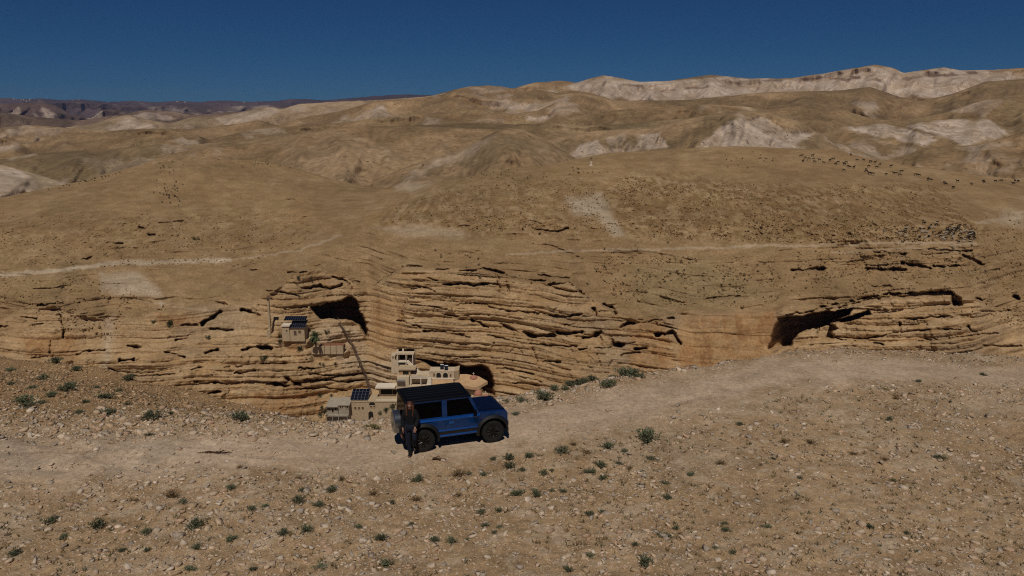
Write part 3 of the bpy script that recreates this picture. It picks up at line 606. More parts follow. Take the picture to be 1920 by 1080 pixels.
hill([(-200, 262), (0, 258), (60, 266), (120, 258), (167, 250), (233, 243), (317, 240), (360, 252), (393, 262), (440, 250), (500, 240), (560, 236), (620, 232), (700, 222), (780, 214), (830, 210), (873, 201), (907, 204), (960, 214), (1010, 206), (1045, 190), (1075, 192), (1110, 208), (1160, 214), (1210, 206), (1260, 204)], 2000, 80, 1500, 1501, BROWN,
     white=[(.6, [(1022, 204), (1048, 191), (1078, 195), (1100, 208), (1050, 214)]), (.8, [(985, 218), (1040, 213), (1030, 228), (990, 228)]), (.5, [(890, 232), (940, 222), (945, 230)]), (.3, [(0, 262), (40, 266), (30, 280), (0, 280)]), (.35, [(440, 245), (520, 238), (540, 250), (460, 256)])], alt=(.36, .27, .15))
hill([(1080, 214), (1160, 206), (1240, 200), (1330, 196), (1400, 200), (1440, 206), (1500, 198), (1560, 202), (1640, 224), (1700, 226), (1760, 214), (1847, 186), (1920, 176), (2070, 170)], 1750, 90, 1350, 1601, BROWN,
     white=[(.55, [(1780, 196), (1860, 184), (1890, 190), (1840, 222), (1835, 212), (1790, 208)])], alt=(.35, .265, .145), bands=[(5, .4, [(1700, 212), (1770, 205)])])
hill([(-200, 300), (-60, 300), (0, 299), (60, 288), (200, 280), (300, 270), (350, 273), (393, 268), (460, 262), (540, 250), (640, 246), (740, 238), (800, 234), (860, 230), (960, 233), (1040, 230), (1100, 236), (1200, 230), (1280, 222)], 1450, 90, 1050, 1701, (.30, .22, .125),
     white=[(.4, [(300, 278), (350, 276), (345, 290), (310, 290)]), (.5, [(0, 272), (40, 275), (70, 290), (20, 296), (0, 290)])], alt=(.37, .275, .165), pale=.3)
hill([(1480, 272), (1547, 248), (1580, 238), (1647, 230), (1697, 237), (1713, 228), (1797, 222), (1853, 223), (1890, 240), (1920, 228), (2070, 210)], 1300, 110, 960, 1801, BROWN,
     white=[(.95, [(1575, 242), (1650, 232), (1700, 242), (1760, 262), (1730, 274), (1690, 262), (1620, 250)]), (.85, [(1700, 236), (1720, 229), (1800, 224), (1855, 226), (1890, 250), (1850, 262), (1800, 272), (1760, 256)])], alt=(.36, .26, .145))
hill([(1640, 306), (1700, 290), (1733, 276), (1790, 274), (1830, 272), (1880, 258), (1920, 246), (2070, 226)], 1000, 110, 760, 1851, (.385, .27, .155), white=[(.4, [(1790, 276), (1880, 262), (1900, 270), (1820, 286)])])
hill([(1000, 268), (1040, 259), (1073, 253), (1107, 246), (1173, 242), (1230, 240), (1260, 229), (1330, 214), (1390, 208), (1437, 207), (1480, 220), (1513, 236), (1533, 247), (1570, 266), (1620, 286), (1670, 302), (1720, 314), (1800, 330)], 1050, 120, 780, 1901, (.40, .29, .175),
     white=[(.95, [(1300, 274), (1330, 256), (1372, 226), (1430, 219), (1475, 245), (1525, 248), (1490, 280), (1400, 282)]), (.85, [(1068, 300), (1090, 272), (1120, 264), (1138, 290)]), (.9, [(1186, 286), (1196, 254), (1240, 248), (1254, 276)]), (.5, [(1140, 262), (1180, 250), (1192, 290), (1150, 288)]), (.45, [(1535, 250), (1600, 284), (1680, 304), (1660, 306), (1590, 290)])],
     bands=[(2.6, .8, [(1430, 247), (1520, 249)]), (2.6, .6, [(1414, 265), (1480, 266)]), (2.4, .7, [(1380, 224), (1432, 223)])], gully=1.5, step=2.8)
hill([(180, 330), (250, 312), (283, 300), (333, 285), (400, 275), (500, 265), (567, 250), (640, 239), (700, 236), (800, 237), (870, 241), (940, 243), (1020, 258), (1080, 290)], 1150, 130, 800, 2001, (.385, .27, .155), alt=(.39, .285, .17), rough=.8, pale=.12)
hill([(700, 336), (757, 314), (807, 298), (873, 277), (905, 258), (923, 248), (950, 240), (980, 243), (1023, 263), (1057, 283), (1077, 296), (1120, 318)], 850, 90, 690, 2101, (.40, .29, .175), alt=(.34, .245, .14), gully=.8, white=[(.3, [(780, 312), (860, 284), (920, 252), (935, 256), (870, 300), (800, 318)])])
hill([(-200, 296), (-60, 304), (0, 308), (17, 313), (67, 327), (113, 340), (160, 350)], 850, 80, 660, 2201, (.42, .33, .23), white=[(.8, [(-20, 312), (20, 316), (60, 330), (30, 345), (-10, 350)])])
# the desert floor that everything stands on, out to the horizon
fl = bpy.data.meshes.new('desert_floor')
a = 45000
fl.from_pydata([(-a, -a, -300), (a, -a, -300), (a, a, -300), (-a, a, -300)], [], [(0, 1, 2, 3)])
set_col(fl, np.tile(np.array(BROWN), (4, 1)))
link('desert_floor', fl, mat=m_hill, kind='structure')
# ================================================================ VEHICLE AND PERSON
def prism(bm, pts, y0, y1, axis='y'):
    """extrude a polygon given in the x-z plane (axis y) or y-z plane (axis x) or x-y plane (axis z)"""
    def mk(p, w):
        if axis == 'y': return (p[0], w, p[1])
        if axis == 'x': return (w, p[0], p[1])
        return (p[0], p[1], w)
    a = [bm.verts.new(mk(p, y0)) for p in pts]; b = [bm.verts.new(mk(p, y1)) for p in pts]
    n = len(pts)
    fs = [bm.faces.new(a), bm.faces.new(b[::-1])]
    for i in range(n): fs.append(bm.faces.new((a[i], b[i], b[(i + 1) % n], a[(i + 1) % n])))
    return a + b
def box(bm, x0, x1, y0, y1, z0, z1, M=None):
    vs = [bm.verts.new((x, y, z)) for z in (z0, z1) for x, y in ((x0, y0), (x1, y0), (x1, y1), (x0, y1))]
    for f in ((3, 2, 1, 0), (4, 5, 6, 7), (0, 1, 5, 4), (1, 2, 6, 5), (2, 3, 7, 6), (3, 0, 4, 7)): bm.faces.new([vs[i] for i in f])
    if M is not None:
        for v in vs: v.co = M @ v.co
    return vs
def tube(bm, pts, r, n=8, cap=True):
    """round bar through points; r a number or one per point"""
    pts = [Vector(p) for p in pts]; rings = []
    rr = r if isinstance(r, (list, tuple)) else [r] * len(pts)
    for i, p in enumerate(pts):
        d = (pts[min(i + 1, len(pts) - 1)] - pts[max(i - 1, 0)]).normalized()
        u = d.orthogonal().normalized() if i == 0 else (u - d * u.dot(d)).normalized()
        w = d.cross(u)
        rings.append([bm.verts.new(p + (u * math.cos(t) + w * math.sin(t)) * rr[i]) for t in [2 * math.pi * j / n for j in range(n)]])
    for A, B in zip(rings[:-1], rings[1:]):
        for j in range(n): bm.faces.new((A[j], A[(j + 1) % n], B[(j + 1) % n], B[j]))
    if cap:
        bm.faces.new(rings[0][::-1]); bm.faces.new(rings[-1])
def lathe(bm, prof, n=36, axis='y', c=(0, 0, 0)):
    """revolve (offset along axis, radius) pairs"""
    rings = []
    for h, r in prof:
        ring = []
        for j in range(n):
            t = 2 * math.pi * j / n
            a, b = r * math.cos(t), r * math.sin(t)
            p = {'y': (a, h, b), 'x': (h, a, b), 'z': (a, b, h)}[axis]
            ring.append(bm.verts.new((p[0] + c[0], p[1] + c[1], p[2] + c[2])))
        rings.append(ring)
    for A, B in zip(rings[:-1], rings[1:]):
        for j in range(n): bm.faces.new((A[j], A[(j + 1) % n], B[(j + 1) % n], B[j]))
    bm.faces.new(rings[0][::-1]); bm.faces.new(rings[-1])
def fin(name, bm, mat, parent=None, bevel=0.0, smooth=False, seg=2, **props):
    bmesh.ops.recalc_face_normals(bm, faces=bm.faces)
    if bevel:
        es = [e for e in bm.edges if len(e.link_faces) == 2 and e.calc_face_angle(0) > R(28)]
        bmesh.ops.bevel(bm, geom=es, offset=bevel, segments=seg, affect='EDGES', clamp_overlap=True)
    me = bpy.data.meshes.new(name); bm.to_mesh(me); bm.free()
    if smooth:
        me.polygons.foreach_set('use_smooth', np.ones(len(me.polygons), bool))
        me.set_sharp_from_angle(angle=R(35))
    me.update()
    return link(name, me, parent=parent, mat=mat, **props)

m_paint = plain('blue_metallic_paint', (.0015, .068, .31), rough=.30, metal=.75, spec=.5, var=.05, scale=3, coat=1.0)
m_hood = plain('dark_navy_hood', (.002, .006, .027), rough=.45, metal=.2, spec=.25, var=.08, scale=4, coat=.1)  # bonnet colour, set much darker than the blue of the body
m_black = plain('black_roof_paint', (.0035, .004, .007), rough=.55, spec=.08, var=.1, scale=4)
m_trim = plain('black_plastic_trim', (.009, .009, .0095), rough=.62, spec=.3, var=.25, scale=9)
m_rubber = plain('dusty_tyre_rubber', (.019, .0175, .016), rough=.85, spec=.2, var=.35, scale=14)
m_glass = plain('tinted_window_glass', (.0015, .0015, .002), rough=.05, spec=.07, var=.05)
m_rim = plain('black_rim', (.014, .014, .015), rough=.25, metal=.6, spec=.5, var=.1)
m_silver = plain('machined_silver', (.20, .20, .21), rough=.2, metal=1.0, var=.08)
m_cover = plain('spare_wheel_cover_steel', (.28, .30, .34), rough=.22, metal=.9, var=.12, scale=5)
m_red = plain('red_lens', (.16, .006, .006), rough=.2, spec=.5)
m_lamp = plain('headlight_glass', (.45, .47, .5), rough=.08, spec=.6)
m_dark = plain('underbody_black', (.01, .01, .01), rough=.9)

CAR_YAW = math.atan2(.75, 2.13)
def dusty(m, top, amount):
    N, L = m.node_tree.nodes, m.node_tree.links; B = N['Principled BSDF']
    src = B.inputs['Base Color'].links[0].from_socket
    tc = N.new('ShaderNodeTexCoord'); sx = N.new('ShaderNodeSeparateXYZ'); L.new(tc.outputs['Object'], sx.inputs[0])
    nz = N.new('ShaderNodeTexNoise'); nz.inputs['Scale'].default_value = 7; nz.inputs['Detail'].default_value = 6; L.new(tc.outputs['Object'], nz.inputs['Vector'])
    mr = N.new('ShaderNodeMapRange'); mr.inputs['From Min'].default_value = top; mr.inputs['From Max'].default_value = top - .45; L.new(sx.outputs['Z'], mr.inputs['Value'])
    mu = N.new('ShaderNodeMath'); mu.operation = 'MULTIPLY'; L.new(mr.outputs[0], mu.inputs[0]); L.new(nz.outputs['Fac'], mu.inputs[1])
    m2 = N.new('ShaderNodeMath'); m2.operation = 'MULTIPLY'; m2.inputs[1].default_value = amount; L.new(mu.outputs[0], m2.inputs[0])
    mx = N.new('ShaderNodeMix'); mx.data_type = 'RGBA'; L.new(m2.outputs[0], mx.inputs['Factor']); L.new(src, mx.inputs['A']); mx.inputs['B'].default_value = (.30, .22, .14, 1); L.new(mx.outputs['Result'], B.inputs['Base Color'])
dusty(m_paint, .75, .10); dusty(m_trim, .75, .07)
def build_car():
    fwd = np.array((math.cos(CAR_YAW), math.sin(CAR_YAW))); left = np.array((-fwd[1], fwd[0]))
    wr = np.array((-2.71, 22.7))                                     # right rear tyre's contact, outer face
    org = wr + fwd * 1.125 + left * .80
    T = thing('off_road_car', 'small boxy blue off-road car with black roof parked on the dirt track', 'car', (org[0], org[1], .0), CAR_YAW)
    WB = 1.125; RW = .355; HW = .715
    # lower body: side outline with wheel arches
    def arch(cx, r, z0, n=10):
        a0 = math.asin((z0 - RW) / r) if abs(z0 - RW) < r else 0
        return [(cx + r * math.cos(t), RW + r * math.sin(t)) for t in np.linspace(math.pi - a0, a0, n)]
    z0 = .40
    low = [(-1.66, .52), (-1.66, z0 + .02)] + [(p[0], p[1]) for p in arch(-WB, .47, z0)] + arch(WB, .47, z0) + [(1.58, z0 + .04), (1.63, .55), (1.63, .90), (1.60, .935), (.66, .942), (-1.66, .942)]
    bm = bmesh.new(); prism(bm, low, -HW, HW)
    body = fin('body', bm, m_paint, T, bevel=.022, seg=2)
    # shoulder: the step between the doors and the windows
    bm = bmesh.new()
    prism(bm, [(-HW - .004, .915), (-HW - .016, .938), (-HW + .030, .992), (HW - .030, .992), (HW + .016, .938), (HW + .004, .915)], -1.655, .70, axis='x')
    fin('shoulder', bm, m_paint, T)
    for s in (1, -1):                                                  # door crease, moulding and bottom strip
        bm = bmesh.new(); prism(bm, [(s * (HW - .008), .622), (s * (HW + .022), .586), (s * (HW + .020), .56), (s * (HW - .015), .555)], -.66, .66, axis='x')
        fin('door_crease', bm, m_paint, T)
        bm = bmesh.new(); prism(bm, [(s * (HW - .008), .462), (s * (HW + .026), .421), (s * (HW + .020), .385), (s * (HW - .02), .37)], -.66, .66, axis='x')
        fin('sill_strip', bm, m_paint, T)
        bm = bmesh.new(); prism(bm, [(s * (HW - .004), .555), (s * (HW + .011), .552), (s * (HW + .011), .465), (s * (HW - .004), .46)], -.62, .62, axis='x')
        sm = fin('side_moulding', bm, m_trim, T)
    bm = bmesh.new()
    box(bm, .33, .43, -HW - .0135, -HW - .010, .495, .515)
    fin('moulding_emblem', bm, m_silver, sm)
    # cabin: posts, rails and glass
    zb, zr = .985, 1.60
    yb, yr = HW - .035, HW - .085
    def side(s):
        def yy(z): return s * (yb + (yr - yb) * (z - zb) / (zr - zb))
        def panel(bm, pts, t=.05):
            o = [bm.verts.new((x, yy(z), z)) for x, z in pts]; i = [bm.verts.new((x, yy(z) - s * t, z)) for x, z in pts]
            bm.faces.new(o); bm.faces.new(i[::-1]); n = len(pts)
            for k in range(n): bm.faces.new((o[k], i[k], i[(k + 1) % n], o[(k + 1) % n]))
        bm = bmesh.new()
        panel(bm, [(-1.655, zb), (-1.50, zb), (-1.50, zr), (-1.62, zr)])
        panel(bm, [(-.50, zb), (-.33, zb), (-.33, zr), (-.50, zr)])
        panel(bm, [(.62, zb), (.72, zb), (.43, zr), (.33, zr)])
        panel(bm, [(-1.5, zr - .075), (-.5, zr - .075), (-.5, zr), (-1.5, zr)])
        panel(bm, [(-.33, zr - .075), (.36, zr - .075), (.33, zr), (-.33, zr)])
        panel(bm, [(-1.5, zb), (-.5, zb), (-.5, zb + .045), (-1.5, zb + .045)]); panel(bm, [(-.33, zb), (.62, zb), (.6, zb + .03), (-.33, zb + .03)])
        fin('cabin_side', bm, m_paint, T, bevel=.008, seg=1)
        for (xa, xb, xc, xd), zl in (((-1.5, -.5, -.5, -1.5), zb + .045), ((-.33, .606, .36, -.33), zb + .03)):
            bm = bmesh.new()
            pts = [(xa, zl), (xb, zl), (xc, zr - .075), (xd, zr - .075)]
            o = [bm.verts.new((x, yy(z) - s * .016, z)) for x, z in pts]; i = [bm.verts.new((x, yy(z) - s * .022, z)) for x, z in pts]
            bm.faces.new(o); bm.faces.new(i[::-1])
            for k in range(4): bm.faces.new((o[k], i[k], i[(k + 1) % 4], o[(k + 1) % 4]))
            fin('side_window', bm, m_glass, T)
    side(-1); side(1)
    bm = bmesh.new()                                                  # dark cabin inside
    prism(bm, [(-1.56, 1.0), (.58, 1.0), (.36, 1.57), (-1.56, 1.57)], -yr + .03, yr - .03)
    fin('cabin_interior', bm, m_dark, T)
    bm = bmesh.new(); prism(bm, [(.655, 1.0), (.69, 1.0), (.40, 1.585), (.365, 1.585)], -yr + .03, yr - .03)
    fin('windscreen', bm, m_glass, T)
    bm = bmesh.new(); prism(bm, [(-1.665, 1.08), (-1.64, 1.08), (-1.605, 1.54), (-1.63, 1.54)], -.55, .55)
    fin('rear_window', bm, m_glass, T)
    bm = bmesh.new(); prism(bm, [(-1.655, .985), (-1.60, .985), (-1.56, 1.60), (-1.615, 1.60)], -yr - .005, yr + .005)
    fin('tailgate', bm, m_black, T, bevel=.01, seg=1)
    # roof: crowned box with gutters and ribs
    bm = bmesh.new()
    prism(bm, [(-yr - .035, 1.585), (-yr - .035, 1.615), (-yr + .01, 1.655), (-.35, 1.70), (.35, 1.70), (yr - .01, 1.655), (yr + .035, 1.615), (yr + .035, 1.585)], -1.66, .46, axis='x')
    for v in bm.verts:
        if v.co.x > .4 and v.co.z > 1.63: v.co.x -= .10; v.co.z -= .012
        if v.co.x < -1.6 and v.co.z > 1.63: v.co.x += .03
    roof = fin('roof', bm, m_black, T, bevel=.012)
    for y in (-.46, -.28, -.10, .10, .28, .46):
        bm = bmesh.new()
        zt = 1.70 if abs(y) <= .35 else 1.70 - (abs(y) - .35) / (yr - .01 - .35) * .045
        prism(bm, [(y - .045, zt - .004), (y - .03, zt + .014), (y + .03, zt + .014), (y + .045, zt - .004)], -1.55, .26, axis='x')
        fin('roof_rib', bm, m_black, roof)
    # bonnet with a clamshell rim, wings
    bm = bmesh.new()
    prism(bm, [(.70, .985), (.70, 1.075), (1.15, 1.075), (1.48, 1.058), (1.575, 1.015), (1.60, .95)], -.61, .61)
    for v in bm.verts:
        if v.co.z > .97: v.co.y *= (.97 if v.co.z > 1.0 else 1.0)
    fin('bonnet', bm, m_hood, T, bevel=.02)
    for s in (-1, 1):
        bm = bmesh.new(); prism(bm, [(.70, .94), (.70, 1.028), (1.46, 1.015), (1.585, .985), (1.635, .92), (1.635, .88)], s * .575, s * (HW + .004)); fin('wing', bm, m_paint, T, bevel=.028)
    bm = bmesh.new(); box(bm, .66, .74, -.58, .58, 1.0, 1.03); fin('scuttle', bm, m_trim, T)
    for s in (-1, 1):
        bm = bmesh.new(); tube(bm, [(.73, s * .02, 1.03), (.70, s * .30, 1.06), (.66, s * .55, 1.07)], .009, 5); fin('wiper', bm, m_trim, T)
    # front: grille, lamps, bumper
    bm = bmesh.new(); box(bm, 1.60, 1.655, -.62, .62, .66, .90)
    for i in range(5): box(bm, 1.652, 1.668, -.36 + .15 * i, -.30 + .15 * i, .68, .88)
    gr = fin('grille', bm, m_trim, T, bevel=.008, seg=1)
    for s in (-1, 1):
        bm = bmesh.new(); lathe(bm, [(1.62, .09), (1.665, .088), (1.682, .05), (1.685, .01)], 20, 'x', (0, s * .49, .785)); fin('headlight', bm, m_lamp, T, smooth=True)
        bm = bmesh.new(); lathe(bm, [(1.62, .04), (1.668, .038), (1.67, .01)], 14, 'x', (0, s * .375, .82)); fin('indicator', bm, plain('amber_lens', (.5, .2, .03), rough=.2), T)
    bm = bmesh.new()
    prism(bm, [(1.56, .34), (1.70, .40), (1.745, .50), (1.74, .63), (1.66, .665), (1.56, .66)], -.70, .70)
    for v in bm.verts:
        if abs(v.co.y) > .6 and v.co.x > 1.6: v.co.x -= .07
    fb = fin('front_bumper', bm, m_trim, T, bevel=.02)
    bm = bmesh.new(); box(bm, 1.742, 1.752, -.26, .26, .47, .58); fin('number_plate', bm, plain('yellow_plate', (.6, .45, .05), rough=.4), fb)
    bm = bmesh.new(); prism(bm, [(-1.62, .40), (-1.62, .58), (-1.73, .58), (-1.76, .53), (-1.73, .42)], -.70, .70)
    rb = fin('rear_bumper', bm, m_trim, T, bevel=.02)
    for s in (-1, 1):
        bm = bmesh.new(); box(bm, -1.762, -1.74, s * .44, s * .66, .475, .545); fin('tail_light', bm, m_red, T)
        # wheel arch flares
        for cx in (-WB, WB):
            bm = bmesh.new(); n = 16; prev = None
            for t in np.linspace(R(-8), R(188), n):
                ri, ro = .445, .545 if R(30) < t < R(150) else .515
                q = []
                for rad, y in ((ri, HW - .06), (ri, HW + .075), (ri + .03, HW + .088), (ro, HW + .03), (ro + .01, HW - .01)):
                    x = max(min(rad * math.cos(t) * 1.03, .56), -.56)
                    q.append(bm.verts.new((cx + x, s * y, RW + rad * math.sin(t))))
                if prev:
                    for j in range(4): bm.faces.new((prev[j], prev[j + 1], q[j + 1], q[j]))
                prev = q
            fin('wheel_arch', bm, m_trim, T, smooth=True)
            bm = bmesh.new()                                          # dark well behind the tyre
            lathe(bm, [(s * (HW - .30), .44), (s * (HW - .29), .44)], 20, 'y', (cx, 0, RW)); fin('wheel_well', bm, m_dark, T)
        # mirrors and handles
        bm = bmesh.new(); box(bm, .46, .56, s * (HW + .07), s * (HW + .20), 1.02, 1.20)
        for v in bm.verts:
            if v.co.x > .5: v.co.z = 1.11 + (v.co.z - 1.11) * .8
        tube(bm, [(.53, s * (HW - .02), 1.05), (.52, s * (HW + .09), 1.07)], .02, 6)
        fin('mirror', bm, m_black, T, bevel=.015)
        bm = bmesh.new(); box(bm, -.28, -.14, s * (HW + .012), s * (HW + .034), .80, .832); box(bm, -.29, -.13, s * (HW - .002), s * (HW + .0025), .77, .86)
        fin('door_handle', bm, plain('handle_blue', (.03, .14, .42), rough=.2, metal=.5, coat=1), T, bevel=.004, seg=1)
        for xx in (-.40, .66):                                        # door gaps
            bm = bmesh.new(); box(bm, xx - .006, xx + .006, s * (HW - .01), s * (HW + .0015), .43, .925); fin('door_gap', bm, m_dark, T)
    bm = bmesh.new(); box(bm, .70, .775, -HW - .0065, -HW - .002, .835, .853); fin('wing_badge', bm, m_red, T)
    # chassis
    bm = bmesh.new(); box(bm, -1.55, 1.5, -.42, .42, .26, .44); tube(bm, [(-WB, -.6, RW), (-WB, .6, RW)], .06, 8); tube(bm, [(WB, -.6, RW), (WB, .6, RW)], .06, 8)
    fin('chassis', bm, m_dark, T)
    # wheels
    def wheel_parts(W, steer=0):
        bm = bmesh.new()
        lathe(bm, [(.095, .215), (.105, .24), (.112, .30), (.104, .335), (.085, .352), (-.085, .352), (-.104, .335), (-.112, .30), (-.105, .24), (-.095, .215)], 44)
        for j in range(34):                                           # tread blocks
            t = 2 * math.pi * j / 34
            for s2 in (-1, 1):
                M = Matrix.Rotation(-t - (.09 if s2 > 0 else 0), 4, 'Y')
                box(bm, -.018, .018, s2 * .035, s2 * .108, .335, .361, M)
        fin('tyre', bm, m_rubber, W)
        bm = bmesh.new()
        lathe(bm, [(-.09, .215), (-.095, .222), (-.088, .205), (-.05, .195), (.08, .195), (.09, .21)], 40)
        rim = fin('rim', bm, m_rim, W, smooth=True)
        bm = bmesh.new()
        for j in range(5):
            t = 2 * math.pi * j / 5
            for dt in (-.17, .17):
                a, b_ = t + dt * .5, t + dt * 1.15
                p0 = Vector((math.cos(a) * .045, -.085, math.sin(a) * .045)); p1 = Vector((math.cos(b_) * .205, -.096, math.sin(b_) * .205))
                tube(bm, [p0, (p0 + p1) / 2 + Vector((0, -.012, 0)), p1], [.020, .017, .021], 5)
        lathe(bm, [(-.06, .062), (-.106, .056), (-.112, .03), (-.113, .005)], 18)
        sp = fin('spokes', bm, m_rim, rim, smooth=True)
        bm = bmesh.new()
        for j in range(5):
            t = 2 * math.pi * j / 5 + .31
            for dt in (-.30, .30):
                c = Vector((math.cos(t + dt) * .165, -.109, math.sin(t + dt) * .165))
                M = Matrix.Translation(c) @ Matrix.Rotation(-(t + dt), 4, 'Y')
                box(bm, -.032, .032, -.003, .003, -.008, .008, M)
                fin('rim_facet', bm, m_silver, rim); bm = bmesh.new()
        bm.free()
    for cx in (-WB, WB):
        for s in (-1, 1):
            W = link('wheel', None, parent=T, loc=(cx, s * .685, RW))
            W.rotation_euler = (0, random.Random(int(cx * 10 + s)).uniform(0, 6), math.pi if s > 0 else 0)
            wheel_parts(W)
    S = link('spare_wheel', None, parent=T, loc=(-1.79, .02, .80))
    bm = bmesh.new(); lathe(bm, [(-.10, .20), (-.11, .30), (-.09, .345), (.085, .345), (.11, .30), (.10, .2)], 40, 'x'); fin('tyre', bm, m_rubber, S, smooth=True)
    bm = bmesh.new(); lathe(bm, [(.075, .352), (-.10, .354), (-.122, .335), (-.128, .30), (-.13, .02)], 44, 'x'); fin('wheel_cover', bm, m_cover, S, smooth=True)
    bm = bmesh.new(); box(bm, .08, .20, -.10, .10, -.12, .12); fin('carrier', bm, m_trim, S)
    return T, org
CAR, CAR_ORG = build_car()

# ---------------------------------------------------------------- person
m_skin = plain('skin', (.32, .17, .115), rough=.55, var=.08, scale=14)
m_top = plain('black_knit_top', (.006, .006, .007), rough=.9, var=.3, scale=30, bump=.004)
m_jeans = plain('blue_jeans', (.006, .009, .020), rough=.9, var=.35, scale=22, bump=.004)
m_boot = plain('black_leather_boot', (.009, .008, .008), rough=.45, var=.2)
m_hair = plain('auburn_hair', (.10, .036, .017), rough=.5, var=.4, scale=26, bump=.006)
m_shades = plain('sunglasses_lens', (.006, .005, .005), rough=.06, spec=.6)
m_lip = plain('lips', (.36, .10, .09), rough=.5)
def skin_mesh(name, verts, edges, radii, root, sub=2):
    me = bpy.data.meshes.new(name + '_skeleton'); me.from_pydata([Vector(v) for v in verts], edges, [])
    o = bpy.data.objects.new(name + '_skeleton', me); COL.objects.link(o)
    o.modifiers.new('skin', 'SKIN').use_smooth_shade = True
    for i, r in enumerate(radii):
        sv = me.skin_vertices[0].data[i]; sv.radius = (r, r) if not isinstance(r, tuple) else r; sv.use_root = (i == root)
    ss = o.modifiers.new('sub', 'SUBSURF'); ss.levels = sub; ss.render_levels = sub
    dg = bpy.context.evaluated_depsgraph_get(); dg.update()
    out = bpy.data.meshes.new_from_object(o.evaluated_get(dg)); out.name = name
    bpy.data.objects.remove(o); bpy.data.meshes.remove(me)
    out.polygons.foreach_set('use_smooth', np.ones(len(out.polygons), bool))
    return out
def build_person():
    f = on_plane(769, 856, 0.0)
    base = (f[0], f[1] + .10, float(ground_z(f[0], f[1] + .1)))
    T = thing('person', 'person in black top and jeans with long auburn hair leaning against the blue car', 'person', base, 0.0)
    # local frame: x to the picture's right, -y towards the drone, z up
    J = {'pelvis': (.02, .12, .90), 'waist': (.02, .13, 1.05), 'chest': (.01, .10, 1.24), 'neck': (.01, .07, 1.42), 'headb': (.01, .055, 1.49), 'head': (.01, .045, 1.58), 'top': (.01, .05, 1.66),
         'shR': (-.155, .09, 1.36), 'elR': (-.225, .10, 1.10), 'wrR': (-.21, -.02, .88), 'shL': (.175, .09, 1.36), 'elL': (.245, .08, 1.11), 'wrL': (.17, -.09, .93),
         'hipR': (-.075, .11, .88), 'knR': (-.045, -.02, .48), 'anR': (-.005, -.045, .10), 'heR': (-.005, -.03, .05), 'toR': (-.02, -.22, .035),
         'hipL': (.115, .11, .88), 'knL': (.16, -.20, .60), 'anL': (.125, .09, .27), 'heL': (.125, .12, .235), 'toL': (.13, -.03, .17)}
    rad = {'pelvis': (.15, .11), 'waist': (.115, .09), 'chest': (.128, .085), 'neck': .052, 'headb': .062, 'head': (.078, .095), 'top': (.055, .065), 'shR': .062, 'elR': .043, 'wrR': .03, 'shL': .062, 'elL': .043, 'wrL': .03,
           'hipR': .09, 'knR': .06, 'anR': .042, 'heR': .042, 'toR': .035, 'hipL': .09, 'knL': .06, 'anL': .042, 'heL': .042, 'toL': .035}
    E = [('pelvis', 'waist'), ('waist', 'chest'), ('chest', 'neck'), ('neck', 'headb'), ('headb', 'head'), ('head', 'top'), ('chest', 'shR'), ('shR', 'elR'), ('elR', 'wrR'), ('chest', 'shL'), ('shL', 'elL'), ('elL', 'wrL'),
         ('pelvis', 'hipR'), ('hipR', 'knR'), ('knR', 'anR'), ('anR', 'heR'), ('heR', 'toR'), ('pelvis', 'hipL'), ('hipL', 'knL'), ('knL', 'anL'), ('anL', 'heL'), ('heL', 'toL')]
    J = {k: list(v) for k, v in J.items()}; rad = dict(rad)
    # hands: palm and five fingers each
    def hand(side, wr, fwd, down, palm_side):
        w = Vector(J[wr]); f_ = Vector(fwd).normalized(); n = Vector(palm_side).normalized(); s = f_.cross(n).normalized()
        pc = w + f_ * .055
        J['pm' + side] = tuple(pc); rad['pm' + side] = (.034, .018); E.append((wr, 'pm' + side))
        for i, (off, ln) in enumerate(((-.030, .062), (-.010, .072), (.010, .076), (.029, .070))):
            a = pc + f_ * .035 + s * off; b = a + f_ * ln * .5 + n * .008; c = b + f_ * ln * .42 + n * .022
            for nm, p, r in (('a', a, .010), ('b', b, .009), ('c', c, .007)): J[f'f{side}{i}{nm}'] = tuple(p); rad[f'f{side}{i}{nm}'] = r
            E.extend([('pm' + side, f'f{side}{i}a'), (f'f{side}{i}a', f'f{side}{i}b'), (f'f{side}{i}b', f'f{side}{i}c')])
        a = w + f_ * .03 + s * .038; b = a + f_ * .03 + s * .018 + n * .012; c = b + f_ * .028 + n * .014
        for nm, p, r in (('a', a, .012), ('b', b, .010), ('c', c, .008)): J[f't{side}{nm}'] = tuple(p); rad[f't{side}{nm}'] = r
        E.extend([('pm' + side, f't{side}a'), (f't{side}a', f't{side}b'), (f't{side}b', f't{side}c')])
    hand('R', 'wrR', (.05, -.25, -1), None, (.9, .1, .0))
    hand('L', 'wrL', (-.05, -.6, -.8), None, (-.15, .75, -.6))
    keys = list(J); idx = {k: i for i, k in enumerate(keys)}
    me = skin_mesh('body', [J[k] for k in keys], [(idx[a], idx[b]) for a, b in E], [rad[k] for k in keys], idx['pelvis'])
    link('body', me, parent=T, mat=m_skin)
    def cloth(name, ks, es, grow, mat, root, extra=None):
        JJ = {k: J[k] for k in ks}; RR = {k: (tuple(x + grow for x in rad[k]) if isinstance(rad[k], tuple) else rad[k] + grow) for k in ks}
        if extra:
            for k, (p, r) in extra.items(): JJ[k] = p; RR[k] = r
        kk = list(JJ); ii = {k: i for i, k in enumerate(kk)}
        return link(name, skin_mesh(name, [JJ[k] for k in kk], [(ii[a], ii[b]) for a, b in es], [RR[k] for k in kk], ii[root]), parent=T, mat=mat)
    lerp = lambda a, b, t: tuple(Vector(J[a]).lerp(Vector(J[b]), t))
